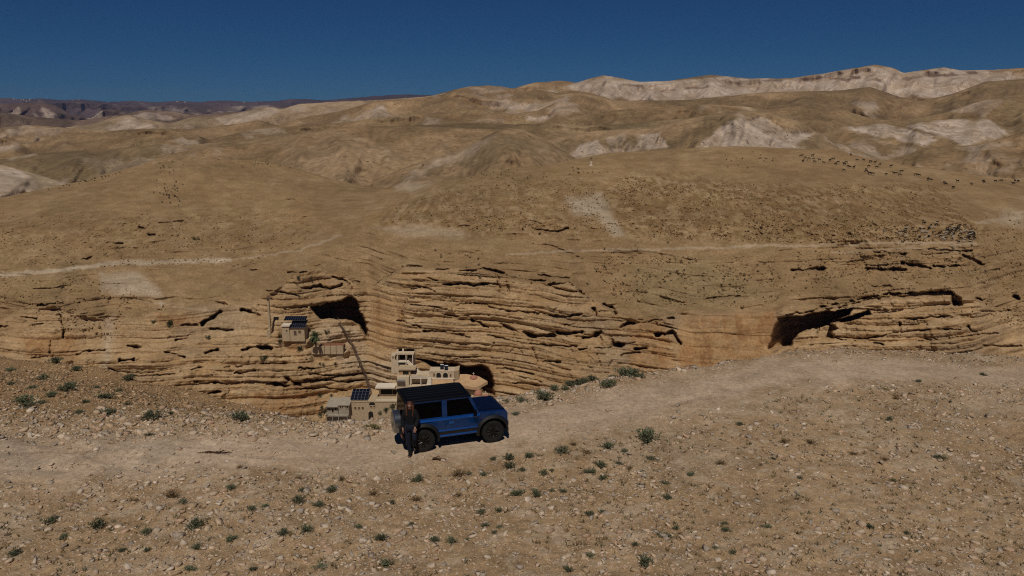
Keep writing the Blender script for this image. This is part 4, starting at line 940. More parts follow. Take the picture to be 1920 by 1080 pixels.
    cloth('top', ['pelvis', 'waist', 'chest', 'shR', 'elR', 'wrR', 'shL', 'elL', 'wrL'], [('pelvis', 'waist'), ('waist', 'chest'), ('chest', 'shR'), ('shR', 'elR'), ('elR', 'wrR'), ('chest', 'shL'), ('shL', 'elL'), ('elL', 'wrL'), ('chest', 'collar')], .030, m_top, 'waist',
          {'collar': (lerp('chest', 'neck', 1.12), (.068, .070))})
    cloth('jeans', ['pelvis', 'hipR', 'knR', 'anR', 'hipL', 'knL', 'anL'], [('pelvis', 'hipR'), ('hipR', 'knR'), ('knR', 'anR'), ('pelvis', 'hipL'), ('hipL', 'knL'), ('knL', 'anL')], .012, m_jeans, 'pelvis')
    for s in 'RL':
        sh = lerp('kn' + s, 'an' + s, .62)
        cloth('boot', ['an' + s, 'he' + s, 'to' + s], [('shaft', 'an' + s), ('an' + s, 'he' + s), ('he' + s, 'to' + s)], .016, m_boot, 'an' + s, {'shaft': (sh, .062)})
    # hair: cap and long locks falling to the chest, face left open
    bm = bmesh.new()
    hc = Vector(J['head'])
    bmesh.ops.create_uvsphere(bm, u_segments=20, v_segments=14, radius=1.0)
    for v in bm.verts:
        v.co = Vector((v.co.x * .105, v.co.y * .118, v.co.z * .118))
    cut = [v for v in bm.verts if v.co.y < -.028 and v.co.z < .055]
    bmesh.ops.delete(bm, geom=cut, context='VERTS')
    for v in bm.verts: v.co += hc + Vector((0, .018, .012))
    rng = random.Random(4)
    for s in (-1, 1):
        for j in range(9):
            x = s * (.052 + .009 * (j % 5)); y0 = -.055 + .022 * j
            p0 = hc + Vector((x * .72, y0 * .7 + .01, .09 - abs(y0) * .25)); p1 = hc + Vector((x * 1.22, y0 * .9, -.03)); p2 = hc + Vector((s * (.088 + rng.uniform(0, .02)), y0 * .55 - .03, -.15)); p3 = hc + Vector((s * (.085 + rng.uniform(-.012, .03)), -.055 + y0 * .3, -.27 - rng.uniform(0, .06)))
            tube(bm, [p0, p1, p2, p3], [.016, .021, .021, .007], 6)
    for j in range(7):
        x = -.07 + .023 * j
        tube(bm, [hc + Vector((x, .10, .05)), hc + Vector((x * 1.2, .12, -.08)), hc + Vector((x * 1.2, .11, -.22)), hc + Vector((x, .10, -.30))], [.02, .024, .022, .008], 6)
    fin('hair', bm, m_hair, T, smooth=True)
    # face: sunglasses, nose, mouth, ears
    fy = hc.y - .098
    bm = bmesh.new()
    for s in (-1, 1):
        prism(bm, [(s * .008 + hc.x, hc.z + .008), (s * .062 + hc.x, hc.z + .012), (s * .060 + hc.x, hc.z - .022), (s * .03 + hc.x, hc.z - .030), (s * .010 + hc.x, hc.z - .018)], fy - .012, fy - .004)
        box(bm, hc.x + s * .060, hc.x + s * .068, fy - .008, fy + .08, hc.z + .002, hc.z + .010)
    box(bm, hc.x - .012, hc.x + .012, fy - .010, fy - .004, hc.z - .001, hc.z + .006)
    fin('sunglasses', bm, m_shades, T)
    bm = bmesh.new()
    prism(bm, [(hc.x - .008, hc.z), (hc.x + .008, hc.z), (hc.x + .016, hc.z - .042), (hc.x - .016, hc.z - .042)], fy + .01, fy - .004)
    for v in bm.verts:
        if v.co.y < fy and v.co.z < hc.z - .02: v.co.y -= .018; v.co.x = hc.x + (v.co.x - hc.x) * .5
    fin('nose', bm, m_skin, T)
    bm = bmesh.new(); prism(bm, [(hc.x - .024, hc.z - .064), (hc.x, hc.z - .058), (hc.x + .024, hc.z - .064), (hc.x, hc.z - .074)], fy + .02, fy + .004); fin('mouth', bm, m_lip, T)
build_person()
# ================================================================ MONASTERY IN THE CLIFF
m_plaster = plain('cream_plaster', (.60, .475, .325), rough=.9, var=.14, scale=.9, bump=.03)
m_ashlar = plain('yellow_limestone_wall', (.48, .365, .23), rough=.92, var=.2, scale=1.4, bump=.05)
m_white = plain('whitewashed_concrete', (.74, .64, .50), rough=.85, var=.1, scale=.8)
m_ochre = plain('ochre_render', (.52, .335, .18), rough=.9, var=.12, scale=.6)
m_grey = plain('grey_render', (.36, .31, .24), rough=.9, var=.15, scale=.8)
m_terra = plain('terracotta_dome', (.42, .185, .12), rough=.75, var=.12, scale=1.5)
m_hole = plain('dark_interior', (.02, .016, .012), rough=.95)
m_panel = plain('solar_cell_blue', (.006, .008, .017), rough=.35, spec=.06, var=.4, scale=2)
m_alu = plain('aluminium_frame', (.35, .37, .40), rough=.4, metal=.7)
m_wood = plain('brown_timber', (.11, .07, .045), rough=.8, var=.25, scale=3)
m_rustm = plain('rusty_iron', (.16, .085, .055), rough=.8, var=.3, scale=2)
m_redsoil = plain('red_soil', (.26, .115, .06), rough=.95, var=.3, scale=.7)
U = None
class Place:
    """local frame of a building: x in metres from a pixel column, z from a pixel row, on the facade plane at depth Y0"""
    def __init__(s, px, py, Y0): s.o = at(px, py, Y0); s.Y0 = Y0
    def x(s, px, py=700): return float(k_of(px, py) * s.Y0 - s.o[0])
    def z(s, py): return float(CAM_Z - s.Y0 * t_of(py) - s.o[2])
def block(pl, parent, name, mat, p0, p1, q0, q1, d0=0.0, d1=4.0, bevel=0.0):
    """box from pixel columns p0..p1 and rows q0 (top)..q1 (bottom) of the facade plane; d0..d1 metres behind it"""
    bm = bmesh.new(); qm = (q0 + q1) / 2
    box(bm, pl.x(p0, qm), pl.x(p1, qm), d0, d1, pl.z(q1), pl.z(q0))
    return fin(name, bm, mat, parent, bevel=bevel, seg=1)
def opening(pl, parent, p0, p1, q0, q1, mat=None, name='window', arch=False, sill=False, d=0.0):
    """recessed dark leaf in a raised surround that stands 0.12 m proud of the wall"""
    qm = (q0 + q1) / 2; x0, x1, z0, z1 = pl.x(p0, qm), pl.x(p1, qm), pl.z(q1), pl.z(q0)
    bm = bmesh.new(); r = (x1 - x0) / 2; c = (x0 + x1) / 2
    if arch:
        pts = [(x0, z0), (x1, z0)] + [(c + r * math.cos(t), z1 - r + r * math.sin(t)) for t in np.linspace(0, math.pi, 9)]
    else: pts = [(x0, z0), (x1, z0), (x1, z1), (x0, z1)]
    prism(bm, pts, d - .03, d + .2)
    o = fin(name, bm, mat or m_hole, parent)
    w = .14
    bm = bmesh.new()
    if arch:
        n = 9; outer = [(c + (r + w) * math.cos(t), z1 - r + (r + w) * math.sin(t)) for t in np.linspace(0, math.pi, n)]
        inner = [(c + r * math.cos(t), z1 - r + r * math.sin(t)) for t in np.linspace(0, math.pi, n)]
        outer = [(x1 + w, z0)] + outer + [(x0 - w, z0)]; inner = [(x1, z0)] + inner + [(x0, z0)]
        for i in range(len(outer) - 1): prism(bm, [outer[i], outer[i + 1], inner[i + 1], inner[i]], d - .14, d + .02)
    else:
        box(bm, x0 - w, x0, d - .12, d + .02, z0 - w, z1 + w); box(bm, x1, x1 + w, d - .12, d + .02, z0 - w, z1 + w); box(bm, x0, x1, d - .12, d + .02, z1, z1 + w); box(bm, x0, x1, d - .18, d + .02, z0 - w, z0)
    fin('frame', bm, m_white if sill else m_ashlar, o)
    return o
def panels(pl, parent, corners, nx, ny, gap=.07):
    """rows of separate solar panels on a tilted frame; corners: (x,y,z) of lower left, lower right, upper left"""
    a, b, c = [Vector(v) for v in corners]; ux, uy = (b - a) / nx, (c - a) / ny; n = ux.cross(uy).normalized()
    if n.z < 0: n = -n
    for i in range(nx):
        for j in range(ny):
            p = a + ux * i + uy * j
            g = ux.normalized() * gap, uy.normalized() * gap
            q = [p + g[0] + g[1], p + ux - g[0] + g[1], p + ux + uy - g[0] - g[1], p + uy + g[0] - g[1]]
            bm = bmesh.new(); lo = [bm.verts.new(v) for v in q]; hi = [bm.verts.new(v + n * .06) for v in q]
            bm.faces.new(lo[::-1]); bm.faces.new(hi)
            for t in range(4): bm.faces.new((lo[t], lo[(t + 1) % 4], hi[(t + 1) % 4], hi[t]))
            fin('solar_panel', bm, m_panel, parent)
    bm = bmesh.new()
    q = [a, b, b + (c - a), c]; lo = [bm.verts.new(v - n * .06) for v in q]; hi = [bm.verts.new(v + n * .02) for v in q]
    bm.faces.new(lo[::-1]); bm.faces.new(hi)
    for t in range(4): bm.faces.new((lo[t], lo[(t + 1) % 4], hi[(t + 1) % 4], hi[t]))
    fin('panel_frame', bm, m_alu, parent)

# --- long lower house with solar roof
pl = Place(700, 800, 326.0)
T = thing('stone_house', 'long yellow stone house with three small windows and a solar panel roof below the cliff', 'house', tuple(pl.o))
block(pl, T, 'wall', m_ashlar, 655, 745, 754, 812, 0, 9)
block(pl, T, 'roof_terrace', m_ashlar, 654.5, 745.5, 752.4, 753.9, -.15, 9.1)
for a_ in (664.5, 671.5, 678.5): opening(pl, T, a_, a_ + 3.6, 763.0, 767.0, m_wood)
opening(pl, T, 692, 703.5, 753, 759.6, name='fanlight', arch=True)
opening(pl, T, 694, 697.6, 761, 764, m_wood); opening(pl, T, 700, 703.6, 761, 764, m_wood)
opening(pl, T, 691, 700, 771, 790, name='gate', arch=True)
block(pl, T, 'upper_wall', m_plaster, 706.5, 744, 732, 752.2, 6, 9.2)
for args in ((710, 732, 738.5, 747.5), (733, 741, 739.5, 747.5)): opening(pl, T, *args, name='window', d=6.0)
block(pl, T, 'roof_slab', m_white, 701, 738, 731.2, 733.4, 3.2, 9.4)
block(pl, T, 'parapet', m_white, 704, 744.5, 750.2, 752.3, .5, .9)
z1 = pl.z(752) ; panels(pl, T, ((pl.x(656, 751), .6, z1 + .3), (pl.x(689, 751), .6, z1 + .3), (pl.x(656, 751), 7.6, z1 + 3.0)), 5, 4)
block(pl, T, 'end_buttress', m_plaster, 745.5, 750, 738, 812, -.4, 4)
# --- grey lean-to house
pl = Place(632, 800, 323.0)
T = thing('grey_house', 'small grey house with a sloping pale roof beside the long stone house', 'house', tuple(pl.o))
block(pl, T, 'wall', m_grey, 613, 635, 763, 812, 0, 5)
block(pl, T, 'side_wall', m_grey, 636, 655, 760.5, 812, -.3, 5)
def slab(pl, parent, name, mat, pts, th=.25):
    bm = bmesh.new(); lo = [bm.verts.new((p[0], p[1], p[2] - th)) for p in pts]; hi = [bm.verts.new(p) for p in pts]
    bm.faces.new(lo[::-1]); bm.faces.new(hi); n = len(pts)
    for t in range(n): bm.faces.new((lo[t], lo[(t + 1) % n], hi[(t + 1) % n], hi[t]))
    return fin(name, bm, mat, parent)
zz = pl.z(761)
slab(pl, T, 'roof', m_grey, [(pl.x(611, 761), -1.2, zz), (pl.x(634.5, 761), -1.2, zz), (pl.x(634.5, 761), 6, zz + 1.6), (pl.x(614, 761), 6, zz + 1.6)])
slab(pl, T, 'lower_roof', m_grey, [(pl.x(635, 761), -.7, zz + .55), (pl.x(656, 761), -.7, zz + .55), (pl.x(656, 761), 6, zz + 1.9), (pl.x(635, 761), 6, zz + 1.9)])
opening(pl, T, 616, 619, 765, 768); opening(pl, T, 622, 625.5, 766, 773, name='door'); opening(pl, T, 628, 631, 765, 768)
for a_ in (637.5, 641, 648, 651): opening(pl, T, a_, a_ + 2, 760, 765, d=-.3)
block(pl, T, 'balcony', m_grey, 612, 654, 776.5, 778.5, -1.6, 0)
for a_ in (612.5, 625, 636, 652): block(pl, T, 'post', m_grey, a_, a_ + 1, 778.5, 800, -1.5, -1.3)
# --- building with two arches
pl = Place(832, 760, 332.0)
T = thing('arched_building', 'cream building with two big dark arches and water heaters on its flat roof', 'building', tuple(pl.o))
block(pl, T, 'wall', m_plaster, 805, 852, 697.5, 760, 0, 7.5)
block(pl, T, 'parapet', m_plaster, 804.6, 852.4, 695.6, 697.4, -.08, .35)
block(pl, T, 'ledge', m_white, 804.5, 852.5, 708.8, 710.2, -.5, 0)
bm = bmesh.new(); prism(bm, [(-.45, pl.z(710.4)), (-.02, pl.z(710.4)), (-.02, pl.z(722)), (-2.6, pl.z(722))], pl.x(811, 715), pl.x(850, 715), axis='x'); fin('awning', bm, m_ochre, T)
opening(pl, T, 818, 827, 698.6, 708, name='arch', arch=True, sill=True); opening(pl, T, 830.5, 840, 698.6, 708, name='arch', arch=True, sill=True)
opening(pl, T, 812.6, 815.2, 700, 705, m_rustm); opening(pl, T, 843.6, 846.2, 701.5, 706.5, m_wood)
bm = bmesh.new(); x1 = pl.x(852, 705)
prism(bm, [(0.0, pl.z(760)), (0.0, pl.z(696.2)), (6.8, pl.z(696.2)), (6.8, pl.z(760))], x1 + .003, x1 + 1.9, axis='x')
for v in bm.verts:
    if v.co.x > x1 + 1: v.co.y += 1.6
fin('corner_wall', bm, m_ashlar, T)
for a_, d_ in ((824, 3.2), (832.5, 2.0)):
    x0 = pl.x(a_, 695); zt = pl.z(696)
    H = link('water_heater', None, parent=T)
    bm = bmesh.new(); prism(bm, [(d_, zt + .1), (d_ + .1, zt), (d_ + 1.5, zt + 1.2), (d_ + 1.4, zt + 1.35)], x0, x0 + 1.5, axis='x'); fin('collector', bm, m_panel, H)
    bm = bmesh.new(); tube(bm, [(x0, d_ + 1.9, zt + 1.3), (x0 + 1.5, d_ + 1.9, zt + 1.3)], .32, 12); fin('tank', bm, m_alu, H)
# --- church with ochre roof and domes
pl = Place(885, 770, 331.0)
T = thing('domed_church', 'ochre church with salmon pink domes tucked under the dark rock overhang', 'church', tuple(pl.o))
zr_ = pl.z(716)
slab(pl, T, 'roof', m_ochre, [(pl.x(851, 718), -.6, zr_ - .8), (pl.x(893, 718), -1.6, zr_ - 2.0), (pl.x(914, 718), 2.2, zr_ - .5), (pl.x(897, 718), 5.0, zr_ + .9), (pl.x(874, 718), 6.2, zr_ + 1.5), (pl.x(856, 718), 6.2, zr_ + 1.5)], 1.3)
block(pl, T, 'wall', m_ashlar, 855, 892, 722, 790, .6, 8)
def dome(parent, name, c, r, h, mat, cross=True):
    bm = bmesh.new(); lathe(bm, [(-.35, r * 1.02)] + [(h * math.sin(t), r * math.cos(t)) for t in np.linspace(0, R(86), 9)], 22, 'z', c)
    o = fin(name, bm, mat, parent, smooth=True)
    if cross:
        bm = bmesh.new(); x, y, z = c; z += h - .05
        box(bm, x - .07, x + .07, y - .07, y + .07, z, z + 1.5); box(bm, x - .45, x - .07, y - .06, y + .06, z + .9, z + 1.04); box(bm, x + .07, x + .45, y - .06, y + .06, z + .9, z + 1.04)
        fin('cross', bm, m_white, o)
dome(T, 'low_dome', (pl.x(887, 714), 4.5, zr_ + .6), 1.75, .9, m_terra)
P0 = (pl.x(897, 735), -3.0, pl.z(735)); dome(T, 'dome', P0, 1.85, 1.9, m_terra)
bm = bmesh.new(); lathe(bm, [(-7, 1.9), (-.3, 1.9)], 20, 'z', P0); fin('drum', bm, m_plaster, T)
P0 = (pl.x(911, 739), -3.5, pl.z(739)); dome(T, 'dome', P0, 1.35, 1.3, m_terra)
bm = bmesh.new(); lathe(bm, [(-7, 1.4), (-.3, 1.4)], 18, 'z', P0); fin('drum', bm, m_plaster, T)
block(pl, T, 'front_wall', m_ashlar, 880, 915, 741, 790, -2, 3)
# --- terraces between the houses
pl = Place(775, 760, 330.0)
T = thing('terrace_loggia', 'stepped white terrace with dark loggias and an outside stair beside the arched building', 'terrace', tuple(pl.o))
block(pl, T, 'back_wall', m_plaster, 745, 806, 706, 790, 3, 8)
block(pl, T, 'deck', m_white, 770, 804, 707.6, 709.8, -.3, 8)
block(pl, T, 'parapet', m_plaster, 769.5, 803, 703.4, 705.6, -.3, .1)
for a_ in (769, 788.5, 802): block(pl, T, 'pillar', m_white, a_, a_ + 1.5, 705.5, 724, -.35, .35)
block(pl, T, 'side_wall', m_plaster, 746, 768, 706.5, 790, -.5, 5)
block(pl, T, 'lower_wall', m_plaster, 768.5, 806, 723, 790, -1, 4)
bm = bmesh.new(); prism(bm, [(pl.x(804, 706), pl.z(707)), (pl.x(809, 706), pl.z(706)), (pl.x(812, 722), pl.z(724)), (pl.x(800, 722), pl.z(724))], -1.4, -.4); fin('stair_flank', bm, m_white, T)
for i in range(8):
    block(pl, T, 'step', m_white, 803 - i * .4, 809 + i * .2, 706.5 + 2.1 * i, 708.6 + 2.1 * i, -1.6 - .28 * i, -1.4)
opening(pl, T, 754, 765, 699, 705.5, d=2.4); block(pl, T, 'room', m_ochre, 746, 768, 696.5, 706.4, 2.4, 8); block(pl, T, 'room_roof', m_ashlar, 745, 778, 694.6, 696.4, 1.6, 8)
block(pl, T, 'low_roof', m_alu, 744, 760, 711, 713, -2.2, -.5)
# --- upper verandah house
pl = Place(753, 720, 339.0)
T = thing('verandah_house', 'small cream two storey house with open verandahs high against the cliff', 'house', tuple(pl.o))
block(pl, T, 'stair_tower', m_plaster, 733.5, 745, 666.5, 700, 0, 5)
block(pl, T, 'back_wall', m_plaster, 745.2, 776, 662, 710, 3.0, 6)
block(pl, T, 'roof', m_plaster, 741, 776.5, 662, 664.4, -.6, 6)
block(pl, T, 'floor', m_white, 745.2, 764, 677, 678.8, -.6, 3)
block(pl, T, 'lower_wall', m_plaster, 745.2, 775, 685.5, 712, -.3, 3)
for a_ in (745.4, 761, 773.4): block(pl, T, 'pillar', m_white, a_, a_ + 1.3, 664.5, 686, -.5, .1)
block(pl, T, 'chimney', m_white, 753, 756, 657, 662, 2, 3)
opening(pl, T, 747.6, 760, 665.5, 676.5, d=3.0, name='verandah'); opening(pl, T, 763, 772.6, 664.8, 675, d=3.0, name='verandah'); opening(pl, T, 747, 760.5, 679.2, 683.5, d=-.3, name='lower_opening')
opening(pl, T, 735.8, 738, 668.6, 671); opening(pl, T, 740.5, 743, 667.5, 673)
bm = bmesh.new()
a0 = Vector((pl.x(764, 677), -.8, pl.z(676))); a1 = Vector((pl.x(797, 700), -3.5, pl.z(701)))
for i in range(16):
    p = a0.lerp(a1, i / 16); box(bm, p.x, p.x + .62, p.y - .2, p.y + 1.3, p.z - 1.3, p.z)
fin('stair', bm, m_white, T)
# --- hermitage house on the ledge by the cave
pl = Place(548, 640, BENCH['ledge'] - .6)
T = thing('ledge_house', 'little stone house with a blue solar panel roof on the ledge left of the cave', 'house', tuple(pl.o))
block(pl, T, 'wall', m_ashlar, 531, 571, 615.5, 640, 0, 6.0)
block(pl, T, 'annexe', m_ashlar, 529.5, 543.5, 611.5, 639, -.7, 5)
block(pl, T, 'annexe_roof', m_white, 528.6, 544, 608.8, 611.3, -1.2, 4.5)
zt = pl.z(614.5)
slab(pl, T, 'eaves', m_wood, [(pl.x(543, 615), -.5, zt), (pl.x(572, 615), -.5, zt), (pl.x(572, 615), 6.2, zt + 2.4), (pl.x(543, 615), 6.2, zt + 2.4)], .2)
panels(pl, T, ((pl.x(544, 615), -.4, zt + .12), (pl.x(571.6, 615), -.4, zt + .12), (pl.x(544, 615), 4.6, zt + 1.95)), 7, 2, .05)
panels(pl, T, ((pl.x(529, 606), 2.6, zt + 2.9), (pl.x(571, 606), 2.6, zt + 2.9), (pl.x(529, 606), 6.2, zt + 4.2)), 10, 1, .05)
opening(pl, T, 551, 556, 620, 628, m_wood); opening(pl, T, 559.5, 564, 619.5, 624.5, m_wood); opening(pl, T, 537, 539.4, 618, 620.5, d=-.7)
# --- terrace garden with retaining wall
pl = Place(612, 660, BENCH['terrace'] - .5)
T = thing('terrace_wall', 'garden terrace with red soil held by a pale retaining wall below the cave', 'wall', tuple(pl.o))
block(pl, T, 'retaining_wall', m_ashlar, 600, 644, 649, 664, 0, .8)
block(pl, T, 'end_wall', m_ashlar, 584, 600, 651, 664, -.2, .5)
block(pl, T, 'red_soil', m_redsoil, 600, 644, 648.2, 656, .82, 4.5)
for a_ in (599.5, 608, 619, 630, 643): block(pl, T, 'post', m_wood, a_, a_ + .7, 646, 664, -.12, -.02)
# --- stair rail running down the cliff
pts = [(633, 599), (645, 618), (655, 634), (666, 655), (676, 680), (686, 703), (692, 722), (697, 741)]
W3 = [Vector(wall_pt(*p)) + Vector((0, -1.6, .9)) for p in pts]
T = thing('cliff_stairway', 'long narrow dark stairway descending the cliff from the cave to the houses', 'stairway', tuple(W3[-1]))
o3 = W3[-1].copy()
for side in (-.45, .45):
    bm = bmesh.new(); tube(bm, [p - o3 + Vector((side, 0, -.4)) for p in W3], .16, 6); fin('stringer', bm, m_wood, T)
n = 0
for A, B in zip(W3[:-1], W3[1:]):
    k = max(3, int((B - A).length / .8))
    for i in range(k):
        p = A.lerp(B, i / k) - o3; bm = bmesh.new(); box(bm, p.x - .45, p.x + .45, p.y - .25, p.y + .25, p.z - .45, p.z - .33); fin('step', bm, m_wood, T); n += 1
for p in W3[::1]:
    q = p - o3; bm = bmesh.new(); tube(bm, [(q.x + .5, q.y, q.z - 2.2), (q.x + .5, q.y, q.z + .9)], .06, 5); fin('post', bm, m_wood, T)
bm = bmesh.new(); tube(bm, [p - o3 + Vector((.5, 0, .8)) for p in W3], .06, 5); fin('handrail', bm, m_wood, T)
# --- slender masonry shaft with a hoist platform
yb = wall_Y(505, 624) - 1.0
pl = Place(504, 624, yb)
T = thing('stone_shaft', 'slender pale stone shaft with a flat platform on top left of the ledge house', 'shaft', tuple(pl.o))
block(pl, T, 'shaft', m_ashlar, 502.4, 505.8, 560.5, 630, 0, 1.3); block(pl, T, 'platform', m_wood, 499, 509, 558.6, 560.4, -.6, 1.6); block(pl, T, 'footing', m_ashlar, 501, 507, 618, 634, -.4, 1.8)
# --- cross on the hilltop
p = wall_pt(1108, 309.5)
T = thing('hilltop_cross', 'dark cross on a white pedestal standing on the hilltop', 'cross', tuple(p))
bm = bmesh.new(); prism(bm, [(-.5, -.3), (.5, -.3), (.35, 3.0), (-.35, 3.0)], -.4, .4); fin('pedestal', bm, m_white, T)
bm = bmesh.new(); prism(bm, [(-.25, 3.0), (.25, 3.0), (.25, 4.5), (1.2, 4.5), (1.2, 5.0), (.25, 5.0), (.25, 5.9), (-.25, 5.9), (-.25, 5.0), (-1.2, 5.0), (-1.2, 4.5), (-.25, 4.5)], -.2, .2); fin('cross', bm, m_rustm, T)
bm = bmesh.new(); box(bm, -1.5, 1.5, -1.2, 1.2, -.8, .12); fin('plinth', bm, m_white, T)
# --- small white marker on the crag
p = wall_pt(305, 573)
T = thing('white_marker', 'small white cross shaped marker on the crag above the rust stained wall', 'marker', tuple(p))
bm = bmesh.new(); box(bm, -.22, .22, -1.2, -.8, -.6, 2.4); fin('post', bm, m_white, T)
bm = bmesh.new(); box(bm, -.8, .8, -1.25, -1.203, 1.2, 1.6); fin('arm', bm, m_white, T)

# ================================================================ VEGETATION
def leaf_soup(rng, centres, n_per, size, spread, up=.5, aspect=2.4):
    """many small leaf quads round the given clump centres"""
    V = []; F = []
    for c, s in centres:
        for _ in range(n_per):
            d = rng.normal(size=3); d /= np.linalg.norm(d); p = np.asarray(c) + d * s * spread * rng.random() ** .4
            a = d + rng.normal(size=3) * .5 + np.array((0, 0, up)); a /= np.linalg.norm(a); b = np.cross(a, rng.normal(size=3)); b /= np.linalg.norm(b) + 1e-9
            l = size * rng.uniform(.6, 1.3); w = l / aspect; i = len(V)
            V += [p - b * w / 2, p + a * l * .5 + b * w * .6, p + a * l, p + a * l * .5 - b * w * .6]; F.append((i, i + 1, i + 2, i + 3))
    return V, F
def shrub_mesh(name, seed, mats, dry=False, n=46, width=.5, height=.55):
    """low desert bush: woody stems from one root and narrow leaves along them; about 1 m wide"""
    rng = np.random.default_rng(seed); V = []; F = []; M = []
    for s in range(n):
        th = rng.uniform(0, 2 * math.pi); lean = rng.uniform(.08, 1.0) ** .7
        tip = np.array((math.cos(th) * lean * width, math.sin(th) * lean * width, height * rng.uniform(.55, 1.0) * (1 - .45 * lean ** 2)))
        pts = [np.array((math.cos(th) * .04, math.sin(th) * .04, -.04)), tip * np.array((.45, .45, .62)), tip]
        for a, b, w in ((pts[0], pts[1], .014), (pts[1], pts[2], .009)):
            d = np.cross(b - a, rng.normal(size=3)); d /= np.linalg.norm(d) + 1e-9; i = len(V)
            V += [a - d * w, a + d * w, b + d * w * .6, b - d * w * .6]; F.append((i, i + 1, i + 2, i + 3)); M.append(1)
        for q in range(5 if dry else 13):
            f = rng.uniform(.25, 1.0); p = (pts[0] * (1 - f) + pts[1] * f) if f < .5 else (pts[1] * (2 - 2 * f) + pts[2] * (2 * f - 1))
            p = p + rng.normal(size=3) * .03
            a = (tip / np.linalg.norm(tip)) * .6 + rng.normal(size=3) * .55 + np.array((0, 0, .35)); a /= np.linalg.norm(a); b = np.cross(a, rng.normal(size=3)); b /= np.linalg.norm(b) + 1e-9
            l = rng.uniform(.05, .11); w = l * (.16 if dry else .34); i = len(V)
            V += [p - b * w * .3, p + a * l * .5 + b * w, p + a * l, p + a * l * .5 - b * w]; F.append((i, i + 1, i + 2, i + 3)); M.append(0)
    me = soup_mesh(name, V, F, mats=M)
    for m in mats: me.materials.append(m)
    return me
def leafmat(name, col, var=.35):
    m, N, L, B = new_mat(name)
    oi = N.new('ShaderNodeObjectInfo'); tc = N.new('ShaderNodeTexCoord'); nz = N.new('ShaderNodeTexNoise'); nz.inputs['Scale'].default_value = 9; L.new(tc.outputs['Object'], nz.inputs['Vector'])
    ad = N.new('ShaderNodeMath'); ad.operation = 'MULTIPLY_ADD'; ad.inputs[1].default_value = .4; L.new(oi.outputs['Random'], ad.inputs[0]); L.new(nz.outputs['Fac'], ad.inputs[2])
    r = ramp(N, tuple(c * (1 - var) for c in col), tuple(c * (1 + var) for c in col), .4, 1.0); L.new(ad.outputs[0], r.inputs['Fac']); L.new(r.outputs['Color'], B.inputs['Base Color'])
    B.inputs['Roughness'].default_value = .75; B.inputs['Specular IOR Level'].default_value = .15
    return m
m_leaf = leafmat('grey_green_leaf', (.12, .135, .078), .45); m_leafy = leafmat('yellow_green_leaf', (.15, .135, .045)); m_drystem = leafmat('dry_twig', (.15, .095, .05)); m_dgreen = leafmat('dark_green_leaf', (.026, .045, .018)); m_dryleaf = leafmat('dry_straw', (.23, .155, .07))
SHR = [shrub_mesh('shrub_foliage', 10 + i, [m_leaf, m_drystem], n=52) for i in range(5)]
SHD = [shrub_mesh('dry_shrub_foliage', 30 + i, [m_dryleaf, m_drystem], dry=True, n=60) for i in range(2)]
SHY = shrub_mesh('yellow_shrub_foliage', 40, [m_leafy, m_drystem], n=60)
